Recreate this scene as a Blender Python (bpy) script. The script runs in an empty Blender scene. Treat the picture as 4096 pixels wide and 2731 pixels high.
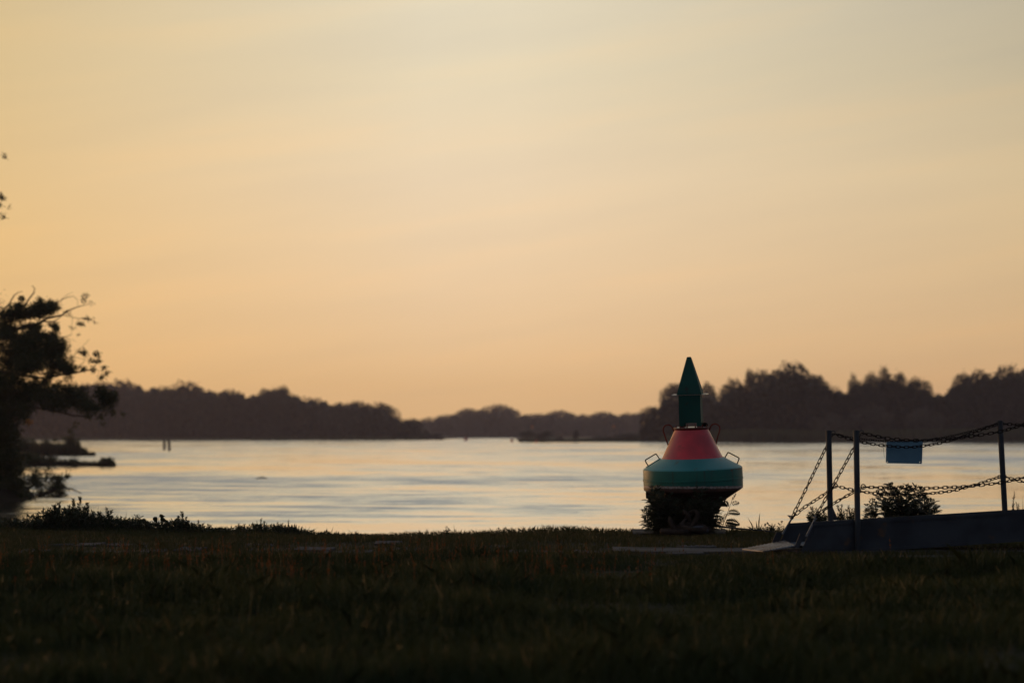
import bpy, bmesh, math, random
import numpy as np
from mathutils import Vector, Matrix, Quaternion, noise as mnoise

random.seed(7)
RNG = np.random.default_rng(11)
R = math.radians
scene = bpy.context.scene
COL = scene.collection

# ------------------------------------------------------------------ camera, sky, sun, exposure
FPX = 85.0 / 36.0 * 4096.0
CAM_H = 1.21
PITCH = math.atan((1735.0 - 1365.5) / FPX)
SUN_AZ, SUN_EL = R(-36.0), R(3.6)          # left of the frame, low

cam = bpy.data.cameras.new('camera')
cam.lens, cam.sensor_width, cam.clip_start, cam.clip_end = 85.0, 36.0, 0.5, 20000.0
cam.dof.use_dof, cam.dof.focus_distance, cam.dof.aperture_fstop = True, 27.8, 1.75
camo = bpy.data.objects.new('camera', cam)
camo.location = (0, 0, CAM_H)
camo.rotation_euler = (math.pi / 2 + PITCH, 0, 0)
COL.objects.link(camo)
scene.camera = camo

world = bpy.data.worlds.new('World')
scene.world = world
world.use_nodes = True


def build_world():
    nt = world.node_tree
    N, L = nt.nodes, nt.links
    bg = N['Background']

    def math_(op, a, b=None, c=None, clamp=False):
        n = N.new('ShaderNodeMath')
        n.operation, n.use_clamp = op, clamp
        for i, v in enumerate((a, b, c)):
            if v is None:
                continue
            if isinstance(v, (int, float)):
                n.inputs[i].default_value = v
            else:
                L.new(v, n.inputs[i])
        return n.outputs[0]

    def ramp(fac, stops):
        n = N.new('ShaderNodeValToRGB')
        cr = n.color_ramp
        cr.interpolation = 'EASE' if False else 'LINEAR'
        while len(cr.elements) < len(stops):
            cr.elements.new(0.5)
        for e, (p, c) in zip(cr.elements, stops):
            e.position, e.color = p, (*c, 1)
        L.new(fac, n.inputs[0])
        return n.outputs[0]

    def mix(f, a, b):
        n = N.new('ShaderNodeMix')
        n.data_type = 'RGBA'
        L.new(f, n.inputs[0])
        L.new(a, n.inputs[6])
        L.new(b, n.inputs[7])
        return n.outputs[2]

    tc = N.new('ShaderNodeTexCoord')
    sep = N.new('ShaderNodeSeparateXYZ')
    L.new(tc.outputs['Generated'], sep.inputs[0])
    x, y, z = sep.outputs
    el = math_('ARCSINE', z)                                         # radians
    elf = math_('DIVIDE', math_('MAXIMUM', el, 0.0), math.pi / 2)    # 0 horizon .. 1 zenith
    elf = math_('POWER', elf, 0.5)                                   # more room near the horizon
    az = math_('ARCTAN2', x, y)
    d = math_('ABSOLUTE', math_('SUBTRACT', az, SUN_AZ))
    d = math_('MINIMUM', d, math_('SUBTRACT', 2 * math.pi, d))       # angle from the sun's azimuth

    def P(deg):
        return math.sqrt(deg / 90.0)
    sunside = ramp(elf, [(0, (.80, .44, .15)), (P(2), (.80, .46, .16)), (P(5), (.76, .475, .17)), (P(8), (.67, .46, .195)),
                         (P(11), (.62, .44, .19)), (P(18), (.60, .48, .29)), (P(32), (.36, .355, .335)),
                         (P(60), (.13, .165, .215)), (1, (.10, .13, .18))])
    front = ramp(elf, [(0, (.80, .47, .20)), (P(1.2), (.81, .51, .25)), (P(3.5), (.85, .605, .365)), (P(6), (.85, .665, .445)),
                       (P(8.5), (.80, .68, .475)), (P(11), (.77, .685, .51)), (P(18), (.64, .60, .48)), (P(32), (.355, .365, .365)),
                       (P(60), (.125, .16, .21)), (1, (.10, .13, .18))])
    right = ramp(elf, [(0, (.64, .37, .18)), (P(1.2), (.66, .40, .195)), (P(3.5), (.68, .47, .255)), (P(6), (.67, .51, .30)),
                       (P(8.5), (.54, .455, .305)), (P(11), (.49, .435, .32)), (P(18), (.48, .455, .39)), (P(32), (.30, .31, .325)),
                       (P(60), (.12, .155, .205)), (1, (.10, .13, .18))])
    back = ramp(elf, [(0, (.13, .12, .14)), (P(6), (.16, .15, .17)), (P(14), (.16, .17, .205)), (P(32), (.13, .16, .21)),
                      (P(60), (.11, .14, .19)), (1, (.10, .13, .18))])
    f1 = math_('MULTIPLY_ADD', d, 1 / R(14), -20.0 / 14, clamp=True)      # sun side -> front, 20..34 deg
    f2 = math_('MULTIPLY_ADD', d, 1 / R(13), -36.0 / 13, clamp=True)      # front -> right, 36..52 deg
    f3 = math_('MULTIPLY_ADD', d, 1 / R(60), -50.0 / 60, clamp=True)      # right -> back
    col = mix(f3, mix(f2, mix(f1, sunside, front), right), back)
    # thin high veils of cloud, long in azimuth
    comb = N.new('ShaderNodeCombineXYZ')
    L.new(math_('MULTIPLY', az, 3.0), comb.inputs[0])
    L.new(math_('ADD', math_('MULTIPLY', el, 30.0), math_('MULTIPLY', az, -4.2)), comb.inputs[1])
    nz = N.new('ShaderNodeTexNoise')
    nz.inputs['Scale'].default_value, nz.inputs['Detail'].default_value, nz.inputs['Roughness'].default_value = 1.7, 5, .5
    L.new(comb.outputs[0], nz.inputs['Vector'])
    cl = ramp(nz.outputs[0], [(.30, (.955, .965, .99)), (.52, (1.0, 1.0, 1.0)), (.72, (1.06, 1.02, .975))])
    mul = N.new('ShaderNodeMix')
    mul.data_type, mul.blend_type = 'RGBA', 'MULTIPLY'
    mul.inputs[0].default_value = 1.0
    L.new(col, mul.inputs[6])
    L.new(cl, mul.inputs[7])
    # the physical sky lends its glow round the low sun
    sky = N.new('ShaderNodeTexSky')
    sky.sky_type, sky.sun_disc = 'NISHITA', False
    sky.sun_elevation, sky.sun_rotation = SUN_EL, SUN_AZ
    sky.dust_density = 3.0
    sc_ = N.new('ShaderNodeVectorMath')
    sc_.operation = 'SCALE'
    sc_.inputs['Scale'].default_value = 0.004
    L.new(sky.outputs[0], sc_.inputs[0])
    add = N.new('ShaderNodeMix')
    add.data_type, add.blend_type = 'RGBA', 'ADD'
    add.inputs[0].default_value = 1.0
    L.new(mul.outputs[2], add.inputs[6])
    L.new(sc_.outputs[0], add.inputs[7])
    L.new(add.outputs[2], bg.inputs[0])
    bg.inputs[1].default_value = 1.0


build_world()

sun = bpy.data.lights.new('sun', 'SUN')
sun.energy, sun.angle, sun.color = 0.55, R(1.5), (1.0, .50, .22)
suno = bpy.data.objects.new('sun', sun)
sd = Vector((math.sin(SUN_AZ) * math.cos(SUN_EL), math.cos(SUN_AZ) * math.cos(SUN_EL), math.sin(SUN_EL)))
suno.rotation_euler = sd.to_track_quat('Z', 'Y').to_euler()
suno.location = sd * 300
COL.objects.link(suno)

vs = scene.view_settings
vs.view_transform, vs.look, vs.exposure, vs.gamma, vs.use_curve_mapping = 'Standard', 'None', 0.0, 1.0, False
cy = scene.cycles
cy.use_denoising = True
cy.max_bounces, cy.diffuse_bounces, cy.glossy_bounces, cy.transmission_bounces, cy.transparent_max_bounces = 6, 2, 3, 4, 8
cy.volume_bounces = 0
cy.caustics_reflective = cy.caustics_refractive = False
cy.sample_clamp_indirect = 4.0


# ------------------------------------------------------------------ helpers
def W(px, py, D):
    """point at distance D (metres along +Y) seen at photo pixel px, py (4096 x 2731)"""
    a, b = (px - 2048.0) / FPX, (1365.5 - py) / FPX
    s = D / (math.cos(PITCH) - b * math.sin(PITCH))
    return Vector((s * a, D, CAM_H + s * (math.sin(PITCH) + b * math.cos(PITCH))))


def ray_plane(px, py, p0, n):
    o = Vector((0, 0, CAM_H))
    d = W(px, py, 1.0) - o
    return o + d * ((p0 - o).dot(n) / d.dot(n))


class MB:
    """collects vertices and faces of one mesh"""
    def __init__(self):
        self.v, self.f, self.m = [], [], []
        self.n = 0

    def add(self, verts, faces, mat=0):
        verts = [tuple(v) for v in verts]
        self.v += verts
        self.f += [tuple(i + self.n for i in f) for f in faces]
        self.m += [mat] * len(faces)
        self.n += len(verts)

    def tube(self, pts, radii, seg=6, cap=True, mat=0):
        pts = [Vector(p) for p in pts]
        if isinstance(radii, (int, float)):
            radii = [radii] * len(pts)
        ref = None
        vs_, fs = [], []
        for i, p in enumerate(pts):
            t = (pts[min(i + 1, len(pts) - 1)] - pts[max(i - 1, 0)]).normalized()
            if ref is None:
                ref = t.orthogonal().normalized()
            ref = (ref - t * ref.dot(t))
            ref = ref.normalized() if ref.length > 1e-6 else t.orthogonal().normalized()
            bi = t.cross(ref)
            for k in range(seg):
                a = 2 * math.pi * k / seg
                vs_.append(p + (ref * math.cos(a) + bi * math.sin(a)) * radii[i])
        for i in range(len(pts) - 1):
            for k in range(seg):
                a, b = i * seg + k, i * seg + (k + 1) % seg
                fs.append((a, b, b + seg, a + seg))
        if cap:
            fs.append(tuple(range(seg - 1, -1, -1)))
            o = (len(pts) - 1) * seg
            fs.append(tuple(o + k for k in range(seg)))
        self.add(vs_, fs, mat)

    def loop_tube(self, pts, r, seg=6):
        pts = [Vector(p) for p in pts]
        n = len(pts)
        vs_, fs = [], []
        cen = sum(pts, Vector()) / n
        for i, p in enumerate(pts):
            t = (pts[(i + 1) % n] - pts[i - 1]).normalized()
            nor = (p - cen) - t * (p - cen).dot(t)
            nor.normalize()
            bi = t.cross(nor)
            for k in range(seg):
                a = 2 * math.pi * k / seg
                vs_.append(p + (nor * math.cos(a) + bi * math.sin(a)) * r)
        for i in range(n):
            j = (i + 1) % n
            for k in range(seg):
                l = (k + 1) % seg
                fs.append((i * seg + k, i * seg + l, j * seg + l, j * seg + k))
        self.add(vs_, fs)

    def lathe(self, prof, seg=64, M=None, cap0=False, cap1=False):
        M = M or Matrix()
        vs_, fs = [], []
        for r, z in prof:
            for k in range(seg):
                a = 2 * math.pi * k / seg
                vs_.append(M @ Vector((r * math.cos(a), r * math.sin(a), z)))
        for i in range(len(prof) - 1):
            for k in range(seg):
                l = (k + 1) % seg
                fs.append((i * seg + k, i * seg + l, (i + 1) * seg + l, (i + 1) * seg + k))
        if cap0:
            fs.append(tuple(range(seg - 1, -1, -1)))
        if cap1:
            o = (len(prof) - 1) * seg
            fs.append(tuple(o + k for k in range(seg)))
        self.add(vs_, fs)

    def box(self, c, s, M=None):
        c, s = Vector(c), Vector(s) * .5
        vs_ = [c + Vector((x * s.x, y * s.y, z * s.z)) for x in (-1, 1) for y in (-1, 1) for z in (-1, 1)]
        if M:
            vs_ = [M @ v for v in vs_]
        self.add(vs_, [(0, 1, 3, 2), (4, 6, 7, 5), (0, 4, 5, 1), (2, 3, 7, 6), (0, 2, 6, 4), (1, 5, 7, 3)])

    def prism(self, pts, off):
        """polygon pts extruded by vector off"""
        pts = [Vector(p) for p in pts]
        n = len(pts)
        off = Vector(off)
        self.add(pts + [p + off for p in pts],
                 [tuple(range(n)), tuple(range(2 * n - 1, n - 1, -1))] +
                 [(i, i + n, (i + 1) % n + n, (i + 1) % n) for i in range(n)])

    def build(self, name, mat, parent=None, loc=(0, 0, 0), smooth=False, bevel=0.0, link=True):
        me = bpy.data.meshes.new(name)
        loc = Vector(loc)
        me.from_pydata([(v[0] - loc.x, v[1] - loc.y, v[2] - loc.z) for v in self.v], [], self.f)
        mats = mat if isinstance(mat, (list, tuple)) else [mat]
        for m in mats:
            me.materials.append(m)
        if len(mats) > 1:
            me.polygons.foreach_set('material_index', self.m)
        if smooth:
            me.polygons.foreach_set('use_smooth', [True] * len(me.polygons))
        bm = bmesh.new()
        bm.from_mesh(me)
        bmesh.ops.recalc_face_normals(bm, faces=bm.faces)
        if bevel:
            bmesh.ops.bevel(bm, geom=[e for e in bm.edges if len(e.link_faces) == 2 and e.calc_face_angle(0) > .5],
                            offset=bevel, segments=2, affect='EDGES', profile=.6)
        bm.to_mesh(me)
        bm.free()
        if smooth:
            me.set_sharp_from_angle(angle=R(38))
        return put(name, me, parent, loc if parent is None else loc)


def put(name, me, parent=None, loc=(0, 0, 0)):
    o = bpy.data.objects.new(name, me)
    COL.objects.link(o)
    o.location = loc
    if parent is not None:
        o.parent = parent
    return o


def tag(o, label=None, cat=None, group=None, kind=None):
    if label:
        o['label'] = label
    if cat:
        o['category'] = cat
    if group:
        o['group'] = group
    if kind:
        o['kind'] = kind
    return o


def thing(name, label, cat, loc=(0, 0, 0), group=None):
    o = bpy.data.objects.new(name, None)
    o.empty_display_size = .1
    COL.objects.link(o)
    o.location = loc
    return tag(o, label, cat, group)


def copy_tree(o, parent=None):
    c = o.copy()
    COL.objects.link(c)
    c.parent = parent
    for ch in [k for k in o.children]:
        copy_tree(ch, c)
    return c


def np_mesh(name, V, Q, mat, mats_idx=None, loc=None):
    """mesh from numpy arrays of vertices and equal sized faces"""
    me = bpy.data.meshes.new(name)
    V = np.asarray(V, np.float32)
    Q = np.asarray(Q, np.int32)
    k = Q.shape[1]
    me.vertices.add(len(V))
    me.vertices.foreach_set('co', V.ravel())
    me.loops.add(Q.size)
    me.loops.foreach_set('vertex_index', Q.ravel())
    me.polygons.add(len(Q))
    me.polygons.foreach_set('loop_start', np.arange(0, Q.size, k, dtype=np.int32))
    for m in (mat if isinstance(mat, (list, tuple)) else [mat]):
        me.materials.append(m)
    if mats_idx is not None:
        me.polygons.foreach_set('material_index', np.asarray(mats_idx, np.int32))
    me.update()
    me.validate()
    return me


# ------------------------------------------------------------------ materials
def new_mat(name):
    m = bpy.data.materials.new(name)
    m.use_nodes = True
    return m, m.node_tree.nodes, m.node_tree.links


def surf(name, col, rough=.6, metal=0.0, col2=None, scale=6.0, detail=5.0, lo=.4, hi=.65, bump=0.0, bscale=None, spec=.5,
         spots=None, spot_scale=14.0, spot_lo=.62, spot_hi=.7, coord='Object', stretch=None):
    m, N, L = new_mat(name)
    p = N['Principled BSDF']
    p.inputs['Roughness'].default_value = rough
    p.inputs['Metallic'].default_value = metal
    p.inputs['Specular IOR Level'].default_value = spec
    tc = N.new('ShaderNodeTexCoord')
    vec = tc.outputs[coord]
    if stretch:
        mp = N.new('ShaderNodeMapping')
        mp.inputs['Scale'].default_value = stretch
        L.new(vec, mp.inputs[0])
        vec = mp.outputs[0]

    def noise(sc_, det=5.0):
        n = N.new('ShaderNodeTexNoise')
        n.inputs['Scale'].default_value, n.inputs['Detail'].default_value = sc_, det
        L.new(vec, n.inputs['Vector'])
        return n.outputs[0]

    def band(v, a, b):
        r = N.new('ShaderNodeMapRange')
        r.inputs[1].default_value, r.inputs[2].default_value = a, b
        L.new(v, r.inputs[0])
        return r.outputs[0]

    c2 = col2 or tuple(c * .7 for c in col)
    mx = N.new('ShaderNodeMix')
    mx.data_type = 'RGBA'
    mx.inputs[6].default_value, mx.inputs[7].default_value = (*col, 1), (*c2, 1)
    nf = noise(scale, detail)
    L.new(band(nf, lo, hi), mx.inputs[0])
    out = mx.outputs[2]
    if spots:
        m2 = N.new('ShaderNodeMix')
        m2.data_type = 'RGBA'
        m2.inputs[7].default_value = (*spots, 1)
        L.new(out, m2.inputs[6])
        L.new(band(noise(spot_scale, 8), spot_lo, spot_hi), m2.inputs[0])
        out = m2.outputs[2]
    L.new(out, p.inputs['Base Color'])
    if bump:
        b = N.new('ShaderNodeBump')
        b.inputs['Strength'].default_value, b.inputs['Distance'].default_value = 1.0, bump
        L.new(noise(bscale or scale * 3, 6), b.inputs['Height'])
        L.new(b.outputs[0], p.inputs['Normal'])
    return m


def leafmat(name, col, col2, trans=.45, tcol=None, scale=3.0, rough=.55):
    m, N, L = new_mat(name)
    p = N['Principled BSDF']
    out = N['Material Output']
    tc = N.new('ShaderNodeTexCoord')
    n = N.new('ShaderNodeTexNoise')
    n.inputs['Scale'].default_value, n.inputs['Detail'].default_value = scale, 3
    L.new(tc.outputs['Object'], n.inputs['Vector'])
    mr = N.new('ShaderNodeMapRange')
    mr.inputs[1].default_value, mr.inputs[2].default_value = .35, .65
    L.new(n.outputs[0], mr.inputs[0])
    mx = N.new('ShaderNodeMix')
    mx.data_type = 'RGBA'
    mx.inputs[6].default_value, mx.inputs[7].default_value = (*col, 1), (*col2, 1)
    L.new(mr.outputs[0], mx.inputs[0])
    L.new(mx.outputs[2], p.inputs['Base Color'])
    p.inputs['Roughness'].default_value = rough
    p.inputs['Specular IOR Level'].default_value = .25
    t = N.new('ShaderNodeBsdfTranslucent')
    if tcol:
        t.inputs[0].default_value = (*tcol, 1)
    else:
        L.new(mx.outputs[2], t.inputs[0])
    ms = N.new('ShaderNodeMixShader')
    ms.inputs[0].default_value = trans
    L.new(p.outputs[0], ms.inputs[1])
    L.new(t.outputs[0], ms.inputs[2])
    L.new(ms.outputs[0], out.inputs[0])
    return m


RUST = (.10, .035, .015)
M = {}
M['soil'] = surf('soil', (.022, .020, .013), .95, col2=(.018, .018, .011), scale=1.2, bump=.02, bscale=25, spec=.1)
M['mud'] = surf('mud', (.011, .010, .008), .95, spec=.05, col2=(.02, .018, .012), scale=.3)
M['land'] = surf('far_land', (.035, .04, .02), .9, col2=(.025, .028, .015), scale=.05)
M['grass'] = leafmat('grass_blade', (.040, .048, .016), (.055, .048, .018), .35)
M['meadow'] = leafmat('meadow_blade', (.020, .032, .010), (.052, .056, .017), .35, scale=.8)
M['sorrel'] = leafmat('sorrel_head', (.105, .046, .017), (.070, .042, .016), .5, (.18, .065, .02))
M['weed'] = leafmat('weed_leaf', (.016, .024, .009), (.026, .032, .012), .10)
M['stem'] = surf('weed_stem', (.05, .045, .025), .7, scale=8)
M['leaf'] = leafmat('tree_leaf', (.035, .05, .018), (.05, .055, .022), .22)
M['yellow_leaf'] = leafmat('yellow_leaf', (.6, .28, .04), (.5, .2, .03), .5)
M['bark'] = surf('bark', (.05, .04, .03), .9, scale=5, bump=.01)
M['far_leaf'] = leafmat('far_leaf', (.075, .062, .050), (.095, .070, .050), .15, scale=.12)  # leaf colour paled to stand in for extra haze over the distant wood
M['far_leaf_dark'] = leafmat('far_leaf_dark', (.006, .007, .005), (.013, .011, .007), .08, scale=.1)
M['far_bark'] = surf('far_bark', (.05, .04, .03), .9)
M['reed'] = leafmat('reed_blade', (.075, .08, .03), (.05, .06, .024), .25, scale=.3)
M['stone'] = surf('paving_stone', (.075, .073, .084), .95, spec=.05, col2=(.042, .041, .045), scale=3, bump=.006, bscale=30, spots=(.05, .055, .03), spot_scale=9, spot_lo=.55, spot_hi=.66)
M['concrete'] = surf('concrete', (.085, .083, .088), .95, spec=.06, col2=(.05, .048, .048), scale=2.5, bump=.005, bscale=40, spots=(.06, .06, .035), spot_scale=5, spot_lo=.56, spot_hi=.68)
M['fieldstone'] = surf('field_stone', (.055, .055, .066), .9, spec=.1, scale=4, bump=.01)
M['red'] = surf('red_paint', (.70, .038, .05), .27, col2=(.44, .028, .036), scale=3, spots=(.33, .036, .032), spot_scale=7, spot_lo=.58, spot_hi=.74, bump=.0006, bscale=90)
M['redmetal'] = surf('red_painted_steel', (.15, .014, .011), .6, spec=.3, col2=(.10, .012, .010), scale=14, spots=RUST, spot_scale=20, spot_lo=.58, spot_hi=.66)
M['teal'] = surf('teal_paint', (.020, .21, .20), .42, col2=(.018, .18, .18), scale=2.4, spots=(.06, .09, .07), spot_scale=9, spot_lo=.60, spot_hi=.72, bump=.0008, bscale=60)
M['green'] = surf('green_paint', (.006, .070, .056), .65, spec=.2, col2=(.006, .056, .046), scale=4, spots=(.02, .035, .025), spot_scale=12, spot_lo=.64, spot_hi=.72)
M['bottom'] = surf('antifouling_bottom', (.06, .03, .024), .9, spec=.15, col2=(.035, .022, .018), scale=5, bump=.003)
M['plate'] = surf('pale_plate', (.5, .48, .42), .35, .2, scale=5)
M['black'] = surf('black_steel', (.006, .006, .007), .8, spec=.03, scale=10)
M['steel'] = surf('galvanised_steel', (.042, .050, .062), .62, .12, spec=.2, col2=(.026, .031, .040), scale=3.5, bump=.0008, bscale=30, spots=(.10, .055, .03), spot_scale=4.5, spot_lo=.66, spot_hi=.76)
M['steelworn'] = surf('worn_steel_plate', (.16, .18, .21), .5, .35, col2=(.07, .078, .09), scale=5, bump=.0015, bscale=22, spots=(.09, .05, .03), spot_scale=6, spot_lo=.6, spot_hi=.72)
M['chain'] = surf('chain_steel', (.014, .013, .013), .75, .1, spec=.08, col2=(.012, .009, .008), scale=20)
M['rustchain'] = surf('rusty_chain', (.046, .033, .027), .95, spec=.05, col2=(.028, .020, .017), scale=12, bump=.004, bscale=40)
M['sign'] = surf('blue_enamel', (.125, .25, .34), .5, spec=.25, col2=(.10, .21, .30), scale=7)
M['rubber'] = surf('cable_rubber', (.02, .02, .02), .6)
M['wood'] = surf('wet_wood', (.012, .010, .009), .7, scale=8, stretch=(1, 1, .2), bump=.01)
M['orange'] = surf('orange_board', (.7, .22, .03), .6)
M['redfloat'] = surf('red_float', (.55, .08, .05), .5)


def drum_material():
    """teal paint above, a ragged pale scum line, brown bottom paint below it (by height on the buoy)"""
    m, N, L = new_mat('drum_paint')
    p = N['Principled BSDF']
    p.inputs['Roughness'].default_value = .5
    p.inputs['Specular IOR Level'].default_value = .25
    tc = N.new('ShaderNodeTexCoord')
    sep = N.new('ShaderNodeSeparateXYZ')
    L.new(tc.outputs['Object'], sep.inputs[0])

    def noise(sc_, det):
        n = N.new('ShaderNodeTexNoise')
        n.inputs['Scale'].default_value, n.inputs['Detail'].default_value = sc_, det
        L.new(tc.outputs['Object'], n.inputs['Vector'])
        return n.outputs[0]

    def ma(op, a, b):
        n = N.new('ShaderNodeMath')
        n.operation = op
        for i, v in enumerate((a, b)):
            if isinstance(v, (int, float)):
                n.inputs[i].default_value = v
            else:
                L.new(v, n.inputs[i])
        return n.outputs[0]

    def step(v, a, b):
        r = N.new('ShaderNodeMapRange')
        r.inputs[1].default_value, r.inputs[2].default_value = a, b
        L.new(v, r.inputs[0])
        return r.outputs[0]

    def mix(f, a, b):
        n = N.new('ShaderNodeMix')
        n.data_type = 'RGBA'
        L.new(f, n.inputs[0])
        for i, v in ((6, a), (7, b)):
            if isinstance(v, tuple):
                n.inputs[i].default_value = (*v, 1)
            else:
                L.new(v, n.inputs[i])
        return n.outputs[2]
    # height with the scum line dipping towards the left
    h = ma('ADD', sep.outputs[2], ma('MULTIPLY', ma('SUBTRACT', noise(26, 6), .5), .022))
    teal = mix(step(noise(3, 5), .4, .65), (.016, .138, .108), (.014, .11, .088))
    teal = mix(step(noise(11, 8), .69, .73), teal, (.10, .05, .025))
    mp = N.new('ShaderNodeMapping')
    mp.inputs['Scale'].default_value = (1, 1, .07)
    L.new(tc.outputs['Object'], mp.inputs[0])
    run = N.new('ShaderNodeTexNoise')
    run.inputs['Scale'].default_value, run.inputs['Detail'].default_value = 22, 5
    L.new(mp.outputs[0], run.inputs['Vector'])
    teal = mix(ma('MULTIPLY', step(run.outputs[0], .56, .72), .55), teal, (.045, .055, .035))
    pale = mix(step(noise(40, 6), .42, .62), (.36, .30, .28), (.20, .13, .11))
    low = mix(step(noise(6, 6), .4, .65), (.09, .04, .03), (.06, .03, .024))
    # rust freckles near the top edge
    edge = ma('MULTIPLY', step(sep.outputs[2], .745, .774), step(noise(16, 8), .52, .58))
    teal = mix(edge, teal, (.09, .04, .02))
    c = mix(step(h, .562, .566), pale, teal)
    c = mix(step(h, .533, .540), low, c)
    L.new(c, p.inputs['Base Color'])
    b = N.new('ShaderNodeBump')
    b.inputs['Strength'].default_value, b.inputs['Distance'].default_value = 1, .0012
    L.new(noise(30, 6), b.inputs['Height'])
    L.new(b.outputs[0], p.inputs['Normal'])
    return m


M['drum'] = drum_material()

# ------------------------------------------------------------------ terrain
WATER_Z = CAM_H - 2.2
EX = [0, 400, 700, 900, 1300, 1700, 1900, 2020, 2230, 2420, 2560, 2700, 3000, 3200, 4096]
EY = [2106, 2118, 2123, 2131, 2143, 2146, 2142, 2135, 2128, 2131, 2129, 2128, 2128, 2128, 2126]
CREST_D = 31.4


def crest_z(X):
    px = 2048 + X / CREST_D * FPX
    y = float(np.interp(px, EX, EY))
    return CAM_H - (y - 1735) / FPX * CREST_D


def ground_z(X, Y):
    zc = crest_z(X)
    n = mnoise.noise(Vector((X * .5, Y * .5, 0))) * .035 + mnoise.noise(Vector((X * 1.7, Y * 1.7, 3))) * .012
    if Y < 27:
        z = n * (1.0 if Y < 23.5 else .35)
    elif Y < CREST_D:
        t = (Y - 27) / (CREST_D - 27)
        z = zc * t * t * (3 - 2 * t) + n * .3
    else:
        t = min((Y - CREST_D) / 4.5, 1)
        z = zc + (-2.2 - zc) * t * t * (3 - 2 * t) * 1.0 + n * .3
    if Y < 11:
        z += (11 - Y) * -.01
    return z


def build_ground():
    xs = np.concatenate([np.arange(-160, -14, 12.0), np.arange(-14, 14.01, .35), np.arange(20, 161, 12.0)])
    ys = np.concatenate([np.arange(-40, 8, 6.0), np.arange(8, 37, .35), [37, 40, 60]])
    mb = MB()
    vs_ = []
    for y in ys:
        for x in xs:
            vs_.append((x, y, ground_z(x, y) if y < 36.5 else -2.6))
    nx = len(xs)
    fs = [(j * nx + i, j * nx + i + 1, (j + 1) * nx + i + 1, (j + 1) * nx + i) for j in range(len(ys) - 1) for i in range(nx - 1)]
    mb.add(vs_, fs)
    return tag(mb.build('ground', M['soil'], smooth=True), kind='structure')


build_ground()


def build_water():
    m, N, L = new_mat('river_water')
    p = N['Principled BSDF']
    p.inputs['Base Color'].default_value = (.012, .018, .022, 1)
    p.inputs['IOR'].default_value = 1.33
    p.inputs['Specular IOR Level'].default_value = .5
    geo = N.new('ShaderNodeNewGeometry')

    def noise(scale, det, rough=.5, off=(0, 0, 0)):
        mp = N.new('ShaderNodeMapping')
        mp.inputs['Scale'].default_value = scale
        mp.inputs['Location'].default_value = off
        L.new(geo.outputs['Position'], mp.inputs[0])
        n = N.new('ShaderNodeTexNoise')
        n.inputs['Scale'].default_value, n.inputs['Detail'].default_value, n.inputs['Roughness'].default_value = 1, det, rough
        L.new(mp.outputs[0], n.inputs['Vector'])
        return n

    def rng(v, a, b, c, d):
        r = N.new('ShaderNodeMapRange')
        r.interpolation_type = 'SMOOTHSTEP'
        for i, k in zip((1, 2, 3, 4), (a, b, c, d)):
            r.inputs[i].default_value = k
        L.new(v, r.inputs[0])
        return r.outputs[0]

    def ma(op, a, b):
        n = N.new('ShaderNodeMath')
        n.operation = op
        for i, v in enumerate((a, b)):
            if isinstance(v, (int, float)):
                n.inputs[i].default_value = v
            else:
                L.new(v, n.inputs[i])
        return n.outputs[0]
    # calm and ruffled patches of the current, several sizes
    big = noise((.035, .030, 1), 3, .5).outputs[0]
    mid = noise((.16, .30, 1), 8, .72, (7, 3, 0)).outputs[0]
    ruff = ma('ADD', ma('MULTIPLY', big, .45), ma('MULTIPLY', mid, .55))
    L.new(rng(ruff, .40, .60, .055, .17), p.inputs['Roughness'])
    rough_out = p.inputs['Roughness'].links[0].from_socket
    amp = rng(ruff, .40, .60, .03, .11)
    # slopes of the small waves
    wv = noise((.55, .8, 1), 6, .7, (1, 5, 0)).outputs['Color']
    sub = N.new('ShaderNodeVectorMath')
    sub.operation = 'SUBTRACT'
    sub.inputs[1].default_value = (.5, .5, .5)
    L.new(wv, sub.inputs[0])
    sc_ = N.new('ShaderNodeVectorMath')
    sc_.operation = 'SCALE'
    L.new(sub.outputs[0], sc_.inputs[0])
    L.new(amp, sc_.inputs['Scale'])
    mulv = N.new('ShaderNodeVectorMath')
    mulv.operation = 'MULTIPLY'
    mulv.inputs[1].default_value = (1, 1, 0)
    L.new(sc_.outputs[0], mulv.inputs[0])
    addv = N.new('ShaderNodeVectorMath')
    addv.operation = 'ADD'
    # waves run towards this bank, their fronts stand steeper than their backs
    lean = N.new('ShaderNodeCombineXYZ')
    lean.inputs[2].default_value = 1
    streak = noise((.19, .42, 1), 9, .78, (3, 9, 0)).outputs[0]
    stk = rng(ma('ADD', ma('MULTIPLY', streak, .66), ma('MULTIPLY', big, .34)), .475, .585, 0.0, 1.0)
    L.new(ma('ADD', rng(ruff, .44, .61, -.010, -.058), ma('MULTIPLY', stk, -.23)), lean.inputs[1])
    L.new(mulv.outputs[0], addv.inputs[0])
    L.new(lean.outputs[0], addv.inputs[1])
    nm = N.new('ShaderNodeVectorMath')
    nm.operation = 'NORMALIZE'
    L.new(addv.outputs[0], nm.inputs[0])
    L.new(nm.outputs[0], p.inputs['Normal'])
    gl = N.new('ShaderNodeBsdfGlossy')
    gl.inputs['Color'].default_value = (.97, .97, .96, 1)
    L.new(rough_out, gl.inputs['Roughness'])
    L.new(nm.outputs[0], gl.inputs['Normal'])
    ms = N.new('ShaderNodeMixShader')
    ms.inputs[0].default_value = .6
    L.new(p.outputs[0], ms.inputs[1])
    L.new(gl.outputs[0], ms.inputs[2])
    L.new(ms.outputs[0], N['Material Output'].inputs[0])
    mb = MB()
    mb.add([(-850, 33, WATER_Z), (850, 33, WATER_Z), (850, 1430, WATER_Z), (-850, 1430, WATER_Z)], [(0, 1, 2, 3)])
    return tag(mb.build('water', m), kind='structure')


build_water()


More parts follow.
